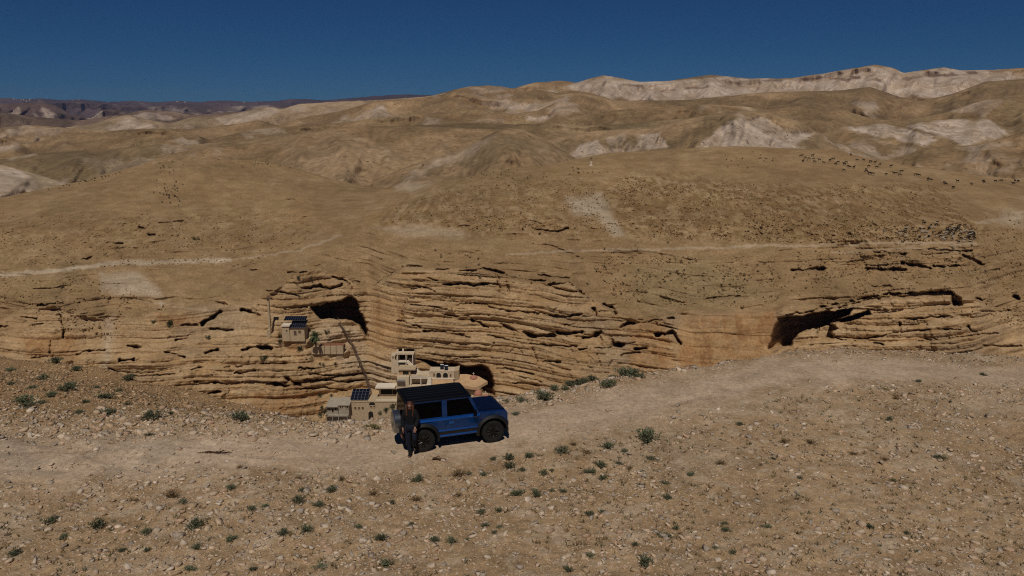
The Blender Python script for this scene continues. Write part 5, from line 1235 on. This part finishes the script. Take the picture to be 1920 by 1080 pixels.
near = [(1213, 828, 62), (1055, 850, 38), (955, 862, 28), (955, 876, 26), (993, 857, 22), (980, 880, 22), (925, 862, 16), (1140, 842, 26), (1170, 848, 17), (1220, 862, 22), (1125, 873, 30), (1105, 885, 28), (1130, 896, 24), (1160, 872, 16), (1020, 885, 22), (1035, 880, 14), (785, 905, 30),
        (880, 890, 18), (906, 890, 16), (903, 966, 26), (936, 962, 20), (910, 990, 18), (938, 990, 16), (846, 1018, 26), (816, 1016, 22), (715, 1015, 30), (770, 981, 16), (1105, 965, 22), (1130, 958, 22), (970, 926, 28), (1005, 931, 28), (1035, 925, 20), (1055, 926, 18), (1246, 1001, 30), (1105, 1041, 22),
        (1065, 1066, 24), (1210, 1062, 42), (1190, 1025, 18), (1267, 990, 18), (1250, 936, 22), (1245, 906, 18), (875, 1012, 14), (927, 1000, 14), (722, 1060, 34), (672, 990, 18), (735, 945, 16), (433, 917, 26), (474, 961, 26), (435, 1014, 28), (369, 990, 38), (274, 1002, 30), (183, 991, 40), (97, 978, 32), (120, 1010, 26),
        (29, 1043, 30), (229, 1033, 20), (276, 1033, 20), (369, 1033, 26), (358, 1070, 30), (476, 1072, 20), (532, 1002, 26), (575, 998, 28), (560, 942, 28), (567, 920, 18), (497, 952, 18), (598, 945, 28), (622, 920, 26), (602, 1066, 24), (344, 944, 18), (45, 754, 42), (52, 762, 36), (97, 743, 26), (128, 734, 32), (136, 720, 24),
        (196, 746, 46), (221, 728, 32), (204, 774, 36), (272, 731, 24), (243, 711, 26), (288, 786, 42), (451, 791, 42), (517, 772, 36), (19, 688, 22), (78, 704, 32), (144, 694, 32), (105, 680, 26), (23, 721, 22), (76, 754, 22), (148, 772, 26), (280, 818, 18), (160, 755, 20), (240, 760, 20), (320, 775, 18), (180, 720, 18), (60, 730, 22),
        (1023, 748, 36), (978, 751, 24), (948, 753, 16), (1140, 725, 36), (967, 778, 22), (1060, 730, 22), (1085, 720, 26), (1110, 716, 32), (1150, 709, 40), (1185, 704, 38), (1220, 698, 38), (1250, 693, 32), (1290, 687, 38), (1320, 682, 32), (1370, 675, 22), (1345, 680, 20), (1200, 708, 22), (1068, 724, 30), (1096, 717, 26), (1128, 711, 34), (1168, 706, 36), (1202, 700, 30), (1236, 695, 34), (1268, 690, 28), (1305, 685, 34), (1335, 680, 28), (1385, 673, 24), (1430, 667, 18), (1010, 739, 24), (1040, 733, 26), (1722, 717, 14), (1844, 703, 17), (1386, 800, 22),
        (1359, 981, 16), (1361, 997, 20), (1374, 1040, 20), (1341, 1030, 16), (1296, 893, 20), (1630, 987, 22), (1761, 863, 22), (1667, 790, 18), (1675, 898, 16), (1439, 991, 20), (1500, 900, 14), (708, 780, 38), (730, 770, 22), (1560, 955, 14), (1700, 1000, 16), (1450, 860, 14)]
dryn = [(860, 893, 44), (322, 932, 52), (1679, 749, 20), (1659, 863, 22), (1180, 880, 22), (1100, 850, 30), (1075, 835, 24), (640, 900, 26), (250, 940, 26), (450, 880, 20), (1470, 830, 24), (1520, 830, 26), (1600, 850, 24), (1350, 870, 24), (700, 930, 28), (780, 940, 28), (560, 900, 22), (860, 930, 22)]
rs = random.Random(8)
def put_shrub(px, py, wpx, meshes, name, label, group):
    Y = CAM_Z / t_of(py)
    for _ in range(6):
        p = at(px, py, Y); z = float(ground_z(p[0], p[1], False)); Y = (CAM_Z - z) / float(t_of(py))
    p = at(px, py, Y); z = float(ground_z(p[0], p[1]))
    s = wpx * Y / 1400 * (1.0 if px < 560 and py < 800 else 1.0 if py < 732 and px > 1040 and px < 1400 else 1.0)
    o = link(name, rs.choice(meshes), loc=(p[0], p[1], z - .01), label=label, category='shrub', group=group)
    o.rotation_euler = (rs.uniform(-.1, .1), rs.uniform(-.1, .1), rs.uniform(0, 6.28)); o.scale = (s * rs.uniform(.75, 1.3), s * rs.uniform(.75, 1.3), s * rs.uniform(.45, .9))
for px, py, w in near:
    flank = px < 330 and py < 800
    rim = py < 760 and 930 < px < 1400
    lab, grp = (('grey green desert shrub on the stony flank left of the track', 'shrubs on the left flank') if flank else ('grey green desert shrub along the rim of the gorge beyond the car', 'shrubs along the rim') if rim else ('small grey green desert shrub among the loose stones of the ridge', 'shrubs on the stony ridge'))
    size = 'tiny' if w < 19 else 'small' if w < 27 else 'medium' if w < 36 else 'large'
    if not flank and not rim: lab = 'grey green desert shrub ' + ('among the stones at the heap of rocks' if abs(px - 395) < 110 and abs(py - 945) < 80 else 'on the stony slope just below the car' if py < 905 and px < 1270 else 'on the pale slope beyond the bend of the track' if px > 1270 else 'behind the spare wheel of the car' if py < 800 else 'among loose stones far down the slope below the track')
    put_shrub(px, py, w, SHR, 'desert_shrub', size + ' ' + lab.replace('small ', ''), grp)
for px, py, w in dryn: put_shrub(px, py, w, SHD, 'dry_shrub', 'dry straw brown shrub among the loose stones of the ridge', 'dry shrubs on the ridge')
put_shrub(698, 806, 30, [SHY], 'desert_shrub', 'yellowish green shrub beside the track behind the car', 'yellowish shrub')

# trees and bushes by the monastery
def bush_mesh(name, seed, mats, lobes, n_per, size):
    rng = np.random.default_rng(seed)
    V, F = leaf_soup(rng, lobes, n_per, size, 1.0); M = [0] * len(F)
    for c, s in lobes:
        a = np.array((c[0] * .1, c[1] * .1, -.3)); b = np.asarray(c); d = np.cross(b - a, (0.3, 1, .2)); d = d / (np.linalg.norm(d) + 1e-9); i = len(V); w = .10
        V += [a - d * w, a + d * w, b + d * w * .3, b - d * w * .3]; F.append((i, i + 1, i + 2, i + 3)); M.append(1)
    me = soup_mesh(name, V, F, mats=M)
    for m in mats: me.materials.append(m)
    return me
BU = [bush_mesh('bush_foliage', 60 + i, [m_dgreen, m_wood], [((rng_.uniform(-1, 1), rng_.uniform(-1, 1), rng_.uniform(.4, 1.6)), rng_.uniform(.5, .9)) for rng_ in [random.Random(60 + i)] for _ in range(7)], 60, .34) for i in range(3)]
bsh = [(724, 770, 1.6, 'dark green bush against the end of the long stone house'), (737, 764, 1.9, 'dark green bush against the end of the long stone house'), (712, 775, 1.2, 'dark green bush against the end of the long stone house'), (601, 778, 1.7, 'dark green bush beside the grey house'), (608, 772, 1.3, 'dark green bush beside the grey house'), (604, 764, 1.2, 'dark green bush beside the grey house'),
       (527, 632, 1.6, 'dark green bush beside the little house on the ledge'), (525, 640, 1.3, 'dark green bush beside the little house on the ledge'), (563, 654, 1.8, 'dark bush growing under the little house on the ledge'), (613, 622, 1.3, 'small tree beside the palm under the cave'), (606, 683, 1.0, 'small bush on the step below the garden terrace'), (629, 682, 1.0, 'small bush on the step below the garden terrace'), (600, 682, .8, 'small bush on the step below the garden terrace'), (622, 742, 1.0, 'sparse bush on the rock above the grey house'), (600, 742, 1.3, 'sparse bush on the rock above the grey house'),
       (320, 606, 2.2, 'dark bush at the foot of the rust stained crag'), (289, 604, 1.3, 'dark bush at the foot of the rust stained crag'), (368, 448, 2.0, 'lone dark bush on the slope above the white track'), (495, 672, 1.8, 'reddish dark bush on the cliff left of the houses'), (560, 520, 1.2, 'small bush on the ledge above the cave'), (583, 521, 1.0, 'small bush on the ledge above the cave'), (900, 520, .9, 'small bush on the cliff top ledge'), (390, 632, 1.2, 'small bush on the middle of the left cliff')]
for px, py, s, lab in bsh:
    Y = wall_Y(px, py) - (1.0 if px < 600 or py < 700 else 12.0)
    if 590 < px < 760 and py > 755: Y = 320.5
    p = at(px, py + 2.5 * s, Y)
    o = link('bush', rs.choice(BU), loc=tuple(p), label=lab, category='bush', group='bushes by the monastery'); o.rotation_euler.z = rs.uniform(0, 6); o.scale = (s * .62, s * .62, s * .7)
# date palm
p = at(592, 646, BENCH['ledge'] - 1.0)
T = thing('palm_tree', 'green date palm beside the little house under the cave', 'palm', tuple(p))
T.scale = (1.35, 1.35, 1.35)
bm = bmesh.new(); tube(bm, [(0, 0, -1), (.08, 0, 1.2), (.05, 0, 3.2)], [.34, .28, .24], 10); fin('trunk', bm, m_wood, T)
rng = np.random.default_rng(5)
m_palm = leafmat('palm_leaf', (.075, .095, .042))
for j in range(44):                                                    # each frond arches out with two rows of leaflets
    th = rng.uniform(0, 6.28); el = rng.uniform(-.5, 1.25); L_ = rng.uniform(2.3, 3.0); V = []; F = []
    d = np.array((math.cos(th) * math.cos(el), math.sin(th) * math.cos(el), math.sin(el))); prev = np.array((.05, 0, 3.2)); sd = np.array((-math.sin(th), math.cos(th), 0))
    for q in range(9):
        d2 = d - np.array((0, 0, .13 * q)); nx = prev + d2 / np.linalg.norm(d2) * L_ / 9
        i = len(V); V += [prev - sd * .03, prev + sd * .03, nx + sd * .02, nx - sd * .02]; F.append((i, i + 1, i + 2, i + 3))
        for s_ in (-1, 1):
            for t_ in (.25, .75):
                r0 = prev * (1 - t_) + nx * t_; tip = r0 + sd * s_ * .62 * (1 - q / 12) + d2 / np.linalg.norm(d2) * .3 - np.array((0, 0, .12)); i = len(V)
                V += [r0 - d2 * .06, r0 + d2 * .10, tip + d2 * .05, tip - d2 * .05]; F.append((i, i + 1, i + 2, i + 3))
        prev = nx
    link('frond', soup_mesh('frond', V, F), parent=T, mat=m_palm)
# hillside shrubs seen as dark dots
rng = np.random.default_rng(12)
tiny = [shrub_mesh('tiny_shrub', 70 + i, [m_dgreen, m_drystem], n=22, width=.5, height=.6) for i in range(2)]
spots = []
for n_, (cx, cy, sx, sy), lab in [(44, (318, 360, 22, 14), 'dark shrub in the cluster on the left dome shaped hill'), (30, (175, 333, 55, 3), 'dark shrub dotted along the ridge of the left hill'), (20, (480, 306, 60, 6), 'dark shrub on the top of the left dome shaped hill'), (14, (310, 315, 25, 6), 'dark shrub on the top of the left dome shaped hill'), (26, (950, 328, 70, 6), 'dark shrub on the shoulder below the hilltop cross'),
                                  (14, (1080, 322, 40, 4), 'dark shrub on the shoulder below the hilltop cross'), (40, (1180, 510, 110, 28), 'dark shrub on the smooth slope above the cliff edge'), (30, (1450, 530, 110, 20), 'dark shrub on the slope above the smooth orange wall'), (24, (1400, 300, 90, 10), 'dark shrub on the brown hill below the pale hills'), (16, (830, 485, 70, 10), 'dark shrub on the slope above the layered cliff')]:
    for _ in range(n_):
        x = cx + rng.normal() * sx * .7; y = cy + rng.normal() * sy * .8
        if cy == 333: y = 341 - (x - 150) * .235 + abs(rng.normal()) * 2
        yc = float(np.interp(x, WX, WyC)); y = max(y, yc + 1.5); spots.append((x, y, lab))
for x, y, lab in spots:
    p = wall_pt(x, y); s = rng.uniform(.8, 1.7)
    o = link('hillside_shrub', tiny[int(rng.integers(2))], loc=tuple(p), label=lab, category='shrub', group=lab.replace('dark shrub', 'shrubs')); o.rotation_euler.z = rng.uniform(0, 6); o.scale = (s * 1.2, s * 1.2, s)

# ================================================================ GOATS
m_goat = plain('black_goat_hair', (.008, .007, .006), rough=.9, var=.3); m_sheep = plain('cream_goat_hair', (.42, .36, .28), rough=.95, var=.2)
def goat_mesh(name, mat, graze):
    hd = (.62, 0, .30) if graze else (.74, 0, .92); nk = (.52, 0, .55) if graze else (.56, 0, .80)
    vs = [(-.42, 0, .58), (-.1, 0, .56), (.3, 0, .58), nk, hd, (hd[0] + .14, 0, hd[2] - .07), (-.52, 0, .66)]; es = [(0, 1), (1, 2), (2, 3), (3, 4), (4, 5), (0, 6)]; rd = [.16, .19, .17, .09, .075, .04, .03]
    for x, b in ((-.40, 0), (.30, 2)):
        for s in (-1, 1):
            i = len(vs); kx = x + (-.05 if x < 0 else .02)
            vs += [(x, s * .10, .42), (kx, s * .10, .24), (x, s * .10, 0)]; rd += [.075, .04, .032]; es += [(b, i), (i, i + 1), (i + 1, i + 2)]
    for s in (-1, 1):
        i = len(vs); vs += [(hd[0] - .03, s * .10, hd[2] + .02), (hd[0] - .02, s * .03, hd[2] + .09), (hd[0] - .16, s * .06, hd[2] + .22)]; rd += [.03, .02, .012]; es += [(4, i), (4, i + 1), (i + 1, i + 2)]
    me = skin_mesh(name, vs, es, rd, 1, 1); me.materials.append(mat); return me
GB = [goat_mesh('black_goat', m_goat, g) for g in (True, False)]; GW = [goat_mesh('cream_goat', m_sheep, g) for g in (True, False)]
A_ = [(665, 640), (690, 650), (730, 637), (675, 668), (710, 655), (737, 655), (740, 672), (768, 662), (793, 678), (828, 664), (847, 655), (860, 684), (873, 674), (908, 686), (917, 677), (930, 698), (940, 702), (962, 703), (905, 721), (945, 632), (980, 662), (1017, 663), (1055, 672), (1080, 677), (1045, 697), (1090, 702), (1107, 688), (1170, 697), (1030, 715), (1030, 728),
      (1050, 738), (1068, 740), (1143, 742), (1185, 735), (1198, 738), (1220, 747), (1230, 727), (1308, 745), (1328, 748), (1378, 770), (1392, 775), (1470, 790), (1478, 798), (1545, 782), (1520, 818), (1623, 800), (1690, 780), (1695, 787), (1757, 782), (1790, 780), (1858, 797), (1885, 782), (1867, 780)]
def put_goat(px, py, mesh, lab, grp, s=1.0):
    py = max(py, float(np.interp(px, WX, WyC)) + 2)
    o = link('goat', mesh, loc=tuple(wall_pt(px, py) + np.array((0, -.3, .05))), label=lab, category='goat', group=grp); o.rotation_euler.z = rs.choice((0, math.pi)) + rs.uniform(-.7, .7); o.scale = (s,) * 3
for cx, cy in A_: put_goat(1280 + cx / 3, 81 + cy / 3, rs.choice(GB), 'small black goat grazing high on the brown hill below the pale dunes', 'goats on the upper hill', rs.uniform(1.9, 2.5))
for i in range(112):
    f = rs.random() ** .55; x = 1655 + f * 172; y = 434 + rs.gauss(0, 7) - 4 * math.sin(f * 3) + (9 if f > .6 else 0) * rs.random() + (rs.random() < .3) * 14
    blk = rs.random() < .62
    put_goat(x, y, rs.choice(GB if blk else GW), 'small black goat in the flock on the ledges above the cliff path' if blk else 'small cream coloured goat in the flock on the ledges above the cliff path', 'goats in the flock above the cliff', rs.uniform(1.3, 1.8))

# ================================================================ FAR TOWN
rng = np.random.default_rng(77)
fy = lambda x: float(np.interp(x, [p[0] for p in FAR], [p[1] for p in FAR]))
hm = bpy.data.meshes.new('far_house'); bm = bmesh.new(); box(bm, -.5, .5, -.5, .5, 0, 1); box(bm, -.2, .15, -.2, .2, 1, 1.25); bm.to_mesh(hm); bm.free(); hm.materials.append(m_white)
for i in range(70):
    x = rng.choice([rng.uniform(2, 58), rng.uniform(128, 152), rng.uniform(330, 350) if rng.random() < .5 else rng.uniform(200, 500), rng.uniform(0, 60)]); y = fy(x) + rng.uniform(1.5, 6 if x < 160 else 4)
    p = at(x, y, 15000 * (1 - (y - fy(x)) / 578) - 60)
    o = link('far_house', hm, loc=tuple(p), label='tiny white house of the town on the far violet skyline', category='house', group='houses of the far town'); o.scale = (rng.uniform(12, 34), 20, rng.uniform(7, 12))
# ================================================================ STONES
m_stone = terrain_mat('limestone_rubble', [.7, 9.0], [(.82, .80, .77), (.78, .77, .75)], [(1.15, 1.14, 1.12), (1.14, 1.14, 1.14)], [(14.0, .03, .6)])
def stone_templates(n, seed, npts=10):
    out = []; rng = random.Random(seed)
    for k in range(n):
        bm = bmesh.new(); f = rng.uniform(.25, .6); e = rng.uniform(.35, .9)
        for sx in (-1, 1):
            for sy in (-1, 1):
                for sz in (-1, 1):
                    if npts > 9 or rng.random() < .93: bm.verts.new((sx * rng.uniform(.22, .5), sy * rng.uniform(.22, .5) * e, sz * rng.uniform(.25, .5) * f))
        for i in range(npts - 8):
            v = Vector((rng.gauss(0, 1), rng.gauss(0, 1), rng.gauss(0, 1))).normalized()
            bm.verts.new((v.x * .52, v.y * .52 * e, v.z * .45 * f))
        h = bmesh.ops.convex_hull(bm, input=bm.verts)
        bmesh.ops.delete(bm, geom=list({g for g in h['geom_interior'] + h['geom_unused'] if isinstance(g, bmesh.types.BMVert)}), context='VERTS')
        bmesh.ops.triangulate(bm, faces=bm.faces)
        bm.verts.index_update()
        out.append((np.array([v.co[:] for v in bm.verts]), np.array([[v.index for v in f_.verts] for f_ in bm.faces])))
        bm.free()
    return out
ST = stone_templates(18, 3)
STS = stone_templates(14, 4, 9)
SCOL = np.array([(.58, .44, .305), (.63, .50, .375), (.49, .36, .23), (.55, .42, .30), (.66, .545, .43), (.53, .365, .25), (.45, .375, .30)])
def stone_soup(P, S, rng, tints, ST=STS):
    Vs, Fs, Cs = [], [], []; off = 0
    which = rng.integers(len(ST), size=len(P))
    for k, (v, f) in enumerate(ST):
        m = np.where(which == k)[0]
        if not len(m): continue
        a = rng.uniform(0, 2 * np.pi, len(m)); tx = rng.normal(0, .25, len(m)); ty = rng.normal(0, .25, len(m))
        c, s = np.cos(a), np.sin(a)
        W = np.repeat(v[None], len(m), 0) * S[m][:, None, None]
        z = W[..., 2] + W[..., 0] * tx[:, None] + W[..., 1] * ty[:, None]
        X = W[..., 0] * c[:, None] - W[..., 1] * s[:, None]; Y = W[..., 0] * s[:, None] + W[..., 1] * c[:, None]
        W = np.stack([X, Y, z], -1) + P[m][:, None, :]
        Vs.append(W.reshape(-1, 3)); Fs.append((f[None] + (np.arange(len(m)) * len(v))[:, None, None] + off).reshape(-1, 3)); off += len(m) * len(v)
        Cs.append(np.repeat(tints[m][:, None], len(v), 1).reshape(-1, 3))
    return np.concatenate(Vs), np.concatenate(Fs), np.concatenate(Cs)
rng = np.random.default_rng(21)
def dens(px, py, X, Y):
    """how stony the ridge is, 0..1"""
    road = poly_dist(X, Y, road_line); n = fbm2(X * .35, Y * .35, 301, 3)
    d = .34 + .5 * sstep(-.25, .45, n)
    d = d * (np.where(px > 900, .06, .2) + np.where(px > 900, .94, .8) * sstep(1.0, 2.6, road + 1.2 * n))
    rub = sstep(760, 785, py) * sstep(835, 810, py) * sstep(760, 700, px)                  # rubble bank behind the track
    d = np.maximum(d, rub * .95); d = np.maximum(d, .62 * sstep(800, 780, py) * sstep(600, 520, px))
    d = np.maximum(d, .9 * sstep(60, 20, np.hypot((px - 395), (py - 945) * 1.3)))          # heap of stones
    d = np.where((px > 930) & (px < 1350) & (Y > 25.6) , np.maximum(d, .95 * sstep(1.5, 2.6, road)), d)
    d = d * np.where(px > 1300, .75, np.where((py > 870) & (px < 950), 1.35, 1.0))
    return np.clip(d, 0, 1)
N0 = 200000
Yr = rng.uniform(11.5 ** 2, 50 ** 2, N0) ** .5; Xr = Yr * rng.uniform(-.78, .78, N0)
Zr = ground_z(Xr, Yr); ppx, ppy = to_px(Xr, Yr, Zr)
Ycr = np.interp(Xr / Yr, _kk, _cYs)
carm = np.hypot((Xr - CAR_C[0]) / 2.2, (Yr - CAR_C[1]) / 1.5) > 1
keep = (rng.random(N0) < dens(ppx, ppy, Xr, Yr)) & carm & (ppy < 1110) & (ppy > 640) & (Yr < Ycr + 1.5)
X_, Y_, Z_, px_, py_ = Xr[keep], Yr[keep], Zr[keep], ppx[keep], ppy[keep]
S_ = np.clip(.053 * np.exp(rng.normal(0, .64, len(X_))), .02, .26)
S_ = S_ * np.where((py_ < 835) & (py_ > 765) & (px_ < 740), 1.3, 1.0) * np.where((px_ > 930) & (px_ < 1360) & (Y_ > 26.5), 1.35, 1.0)
# heap and other big blocks placed where the photograph shows them
hand = [(361, 952, .36), (412, 990, .40), (335, 1015, .46), (295, 1000, .25), (1000, 985, .36), (1072, 987, .30), (727, 970, .28), (1333, 916, .30), (1420, 944, .28), (1750, 1016, .30), (1693, 895, .26), (1148, 893, .34), (1060, 795, .28), (985, 770, .30), (1030, 757, .34), (960, 960, .22), (755, 1000, .28), (660, 970, .24), (1088, 915, .28), (1075, 925, .30), (1240, 970, .24), (1260, 960, .2), (1180, 1000, .2),
        (388, 920, .34), (375, 940, .30), (400, 935, .34), (420, 930, .3), (385, 955, .32), (410, 955, .26), (430, 940, .26), (395, 970, .28), (440, 955, .25), (372, 925, .24), (250, 945, .22), (640, 785, .3), (560, 800, .34), (500, 806, .34), (430, 812, .32), (360, 806, .4), (700, 800, .26), (620, 795, .3), (460, 800, .3), (330, 812, .36), (1485, 855, .3), (1465, 857, .28), (1418, 793, .3), (1610, 780, .22), (1890, 1040, .34), (1850, 800, .24)]
HX = np.array([on_plane(a, b)[0] for a, b, c in hand]); HY = np.array([on_plane(a, b)[1] for a, b, c in hand]); HS = np.array([c for a, b, c in hand]) * .8
X_ = np.concatenate([X_, HX]); Y_ = np.concatenate([Y_, HY]); S_ = np.concatenate([S_, HS]); Z_ = np.concatenate([Z_, ground_z(HX, HY)])
P_ = np.stack([X_, Y_, Z_ + S_ * .07], -1)
T_ = SCOL[rng.integers(len(SCOL), size=len(P_))] * rng.uniform(.78, 1.10, (len(P_), 1))
flk = (X_ < -6) & (Y_ > 27.5); T_[flk] = T_[flk] * (.86, .76, .62)
order = np.argsort(-(S_ / Y_)); top = order[:295]; rest = order[295:]
V, F, C = stone_soup(P_[rest], S_[rest], rng, T_[rest])
link('small_stones', soup_mesh('small_stones', V, F, C), mat=m_stone, kind='stuff')
tmpl = []
for k, (v, f) in enumerate(ST):
    for c in (0, 2, 4):
        me = soup_mesh('stone', v, f, np.tile(SCOL[(k + c) % len(SCOL)], (len(v), 1))); me.materials.append(m_stone); tmpl.append(me)
CN = ('tan', 'pale cream', 'brown', 'buff', 'chalk white', 'reddish', 'grey')
for i in top:
    q = int(rng.integers(len(tmpl))); qx, qy = to_px(X_[i], Y_[i], Z_[i]); ci = (q // 3 + (0, 2, 4)[q % 3]) % len(SCOL)
    zone = 'in the heap of rocks by the dry bush' if math.hypot(qx - 395, (qy - 945) * 1.3) < 70 else 'in the rubble bank behind the track' if qy < 830 and qx < 760 else 'along the stony rim beyond the car' if qy < 790 and qx < 1400 else 'on the slope beyond the bend of the track' if qx > 1280 else 'on the stony slope just below the car' if qy < 930 and qx > 700 else 'far down the stony slope below the track'
    size = 'big' if S_[i] > .27 else 'middling' if S_[i] > .19 else 'small'
    o = link('stone', tmpl[q], loc=tuple(P_[i]), label=f'{size} {CN[ci]} angular rock lying loose {zone}', category='rock', group=f'{size} {CN[ci]} rocks {zone}')
    o.scale = (S_[i],) * 3; o.rotation_euler = (rng.normal(0, .2), rng.normal(0, .2), rng.uniform(0, 6.28))
# pebbles: finer grit over the whole ridge
N1 = 70000
Yr = rng.uniform(11.5 ** 2, 36 ** 2, N1) ** .5; Xr = Yr * rng.uniform(-.74, .74, N1); Zr = ground_z(Xr, Yr); ppx, ppy = to_px(Xr, Yr, Zr)
keep = (rng.random(N1) < .25 + .6 * dens(ppx, ppy, Xr, Yr)) & (ppy < 1100) & (Yr < np.interp(Xr / Yr, _kk, _cYs) + .6) & (np.hypot((Xr - CAR_C[0]) / 2.2, (Yr - CAR_C[1]) / 1.5) > .8)
X_, Y_, Z_ = Xr[keep], Yr[keep], Zr[keep]; n = len(X_)
S_ = np.clip(.026 * np.exp(rng.normal(0, .4, n)), .012, .06)
tet = np.array([(-.5, -.4, -.2), (.5, -.35, -.15), (.05, .5, -.2), (0, .05, .4)]); tf = np.array([(0, 1, 3), (1, 2, 3), (2, 0, 3)])
a = rng.uniform(0, 6.28, n); c, s = np.cos(a)[:, None], np.sin(a)[:, None]; W = tet[None] * S_[:, None, None]
W = np.stack([W[..., 0] * c - W[..., 1] * s, W[..., 0] * s + W[..., 1] * c, W[..., 2]], -1) + np.stack([X_, Y_, Z_ + .004], -1)[:, None, :]
C = np.repeat((SCOL[rng.integers(len(SCOL), size=n)] * rng.uniform(.75, 1.1, (n, 1)))[:, None], 4, 1).reshape(-1, 3)
link('gravel', soup_mesh('gravel', W.reshape(-1, 3), (tf[None] + (np.arange(n) * 4)[:, None, None]).reshape(-1, 3), C), mat=m_stone, kind='stuff')
# dry grass and dead herbs between the stones
N2 = 9000
Yr = rng.uniform(12 ** 2, 40 ** 2, N2) ** .5; Xr = Yr * rng.uniform(-.72, .72, N2); nn = fbm2(Xr * .5, Yr * .5, 401, 3); road = poly_dist(Xr, Yr, road_line)
keep = (nn > -.2) & (road > 2.2) & (Yr < np.interp(Xr / Yr, _kk, _cYs)); X_, Y_ = Xr[keep], Yr[keep]; Z_ = ground_z(X_, Y_); V = []; F = []; CC = []
for x, y, z in zip(X_, Y_, Z_):
    g = rng.choice(3, p=(.5, .3, .2)); col = np.array([(.19, .125, .06), (.13, .10, .05), (.085, .095, .05)][g]) * rng.uniform(.7, 1.2); h = rng.uniform(.04, .13)
    for q in range(7):
        th = rng.uniform(0, 6.28); d = np.array((math.cos(th), math.sin(th), 0)); sd = np.array((-d[1], d[0], 0)) * rng.uniform(.006, .016); b = np.array((x, y, z)) + rng.normal(0, .03, 3) * (1, 1, 0); i = len(V)
        V += [b - sd, b + sd, b + d * h * rng.uniform(.3, 1.0) + np.array((0, 0, h * rng.uniform(.4, 1)))]; F.append((i, i + 1, i + 2)); CC += [col] * 3
link('dry_grass', soup_mesh('dry_grass', V, F, np.array(CC)), mat=m_stone, kind='stuff')
# boulders and scree on the far slopes
def scree(name, n, regions, smin, smax, dark=False):
    Ps, Ss = [], []
    for wgt, poly in regions:
        xs = [p[0] for p in poly]; ys = [p[1] for p in poly]; m = int(n * wgt); qx = rng.uniform(min(xs), max(xs), m * 2); qy = rng.uniform(min(ys), max(ys), m * 2)
        ok = (poly_sdf(qx, qy, poly) < 0) & (fbm2(qx / 30, qy / 14, 501, 3) > -.15)
        for x, y in zip(qx[ok], qy[ok]):
            if y < np.interp(x, WX, WyC) + 3: continue
            Ps.append(wall_pt(x, y)); Ss.append(min(smax, smin * math.exp(abs(rng.normal(0, .5)))))
    Ps = np.array(Ps); Ss = np.array(Ss); t = np.array((.36, .235, .115) if not dark else (.17, .105, .05)) * rng.uniform(.65, 1.2, (len(Ps), 1)) * np.ones(3)
    V, F, C = stone_soup(Ps, Ss, rng, t); link(name, soup_mesh(name, V, F, C), mat=m_stone, kind='stuff')
REG = [(.30, [(1160, 330), (1420, 345), (1760, 345), (1860, 450), (1500, 455), (1180, 445)]), (.16, [(880, 345), (1090, 335), (1200, 350), (1160, 440), (1000, 440), (700, 410), (760, 380)]), (.16, [(0, 400), (200, 400), (560, 400), (600, 440), (480, 500), (0, 500)]),
       (.14, [(1100, 480), (1450, 480), (1480, 575), (1280, 575), (1150, 560)]), (.12, [(1480, 470), (1850, 470), (1850, 545), (1540, 570)]), (.12, [(0, 520), (190, 520), (300, 570), (200, 640), (0, 600)]), (.08, [(1840, 400), (1990, 400), (1990, 640), (1850, 600)])]
scree('scree', 6500, [(.34, REG[0][1]), (.2, REG[1][1]), (.1, REG[2][1]), (.1, REG[3][1]), (.1, REG[4][1]), (.08, REG[5][1]), (.08, REG[6][1])], .55, 2.4)
scree('dark_scree', 1700, [(.62, REG[0][1]), (.20, REG[1][1]), (.06, REG[2][1]), (.05, REG[3][1]), (.07, REG[6][1])], .5, 1.7, True)
# fallen branch and stick on the track
for px, py, ln, lab in ((401, 850, .55, 'dark brown dead branch lying on the pale track'), (820, 864, .24, 'short dark stick lying in front of the car')):
    p = on_plane(px, py); z = float(ground_z(p[0], p[1])); bm = bmesh.new(); r = random.Random(px)
    tube(bm, [(-ln, 0, .03), (-ln * .3, .05, .06), (ln * .3, -.02, .05), (ln, .06, .03)], [.02, .035, .03, .01], 6)
    for j in range(4 if ln > .3 else 1):
        x = r.uniform(-.6, .5) * ln; tube(bm, [(x, 0, .05), (x + .12, r.uniform(-.15, .15), .10), (x + .22, r.uniform(-.25, .25), .04)], [.02, .014, .006], 5)
    fin('dead_branch', bm, plain('dead_wood', (.07, .035, .018), rough=.9, var=.3, scale=12), loc=(p[0], p[1], z), label=lab, category='branch')

# ================================================================ AIR
bm = bmesh.new(); box(bm, -24000, 24000, -3000, 19000, -302, 640)
mz = bpy.data.materials.new('haze_air'); mz.use_nodes = True; N = mz.node_tree.nodes; N.clear()
ou = N.new('ShaderNodeOutputMaterial'); pv = N.new('ShaderNodeVolumePrincipled'); pv.inputs['Color'].default_value = (.42, .55, 1.0, 1); pv.inputs['Density'].default_value = 1.5e-5; pv.inputs['Anisotropy'].default_value = 0.0
mz.node_tree.links.new(pv.outputs[0], ou.inputs['Volume'])
fin('haze', bm, mz, kind='stuff')
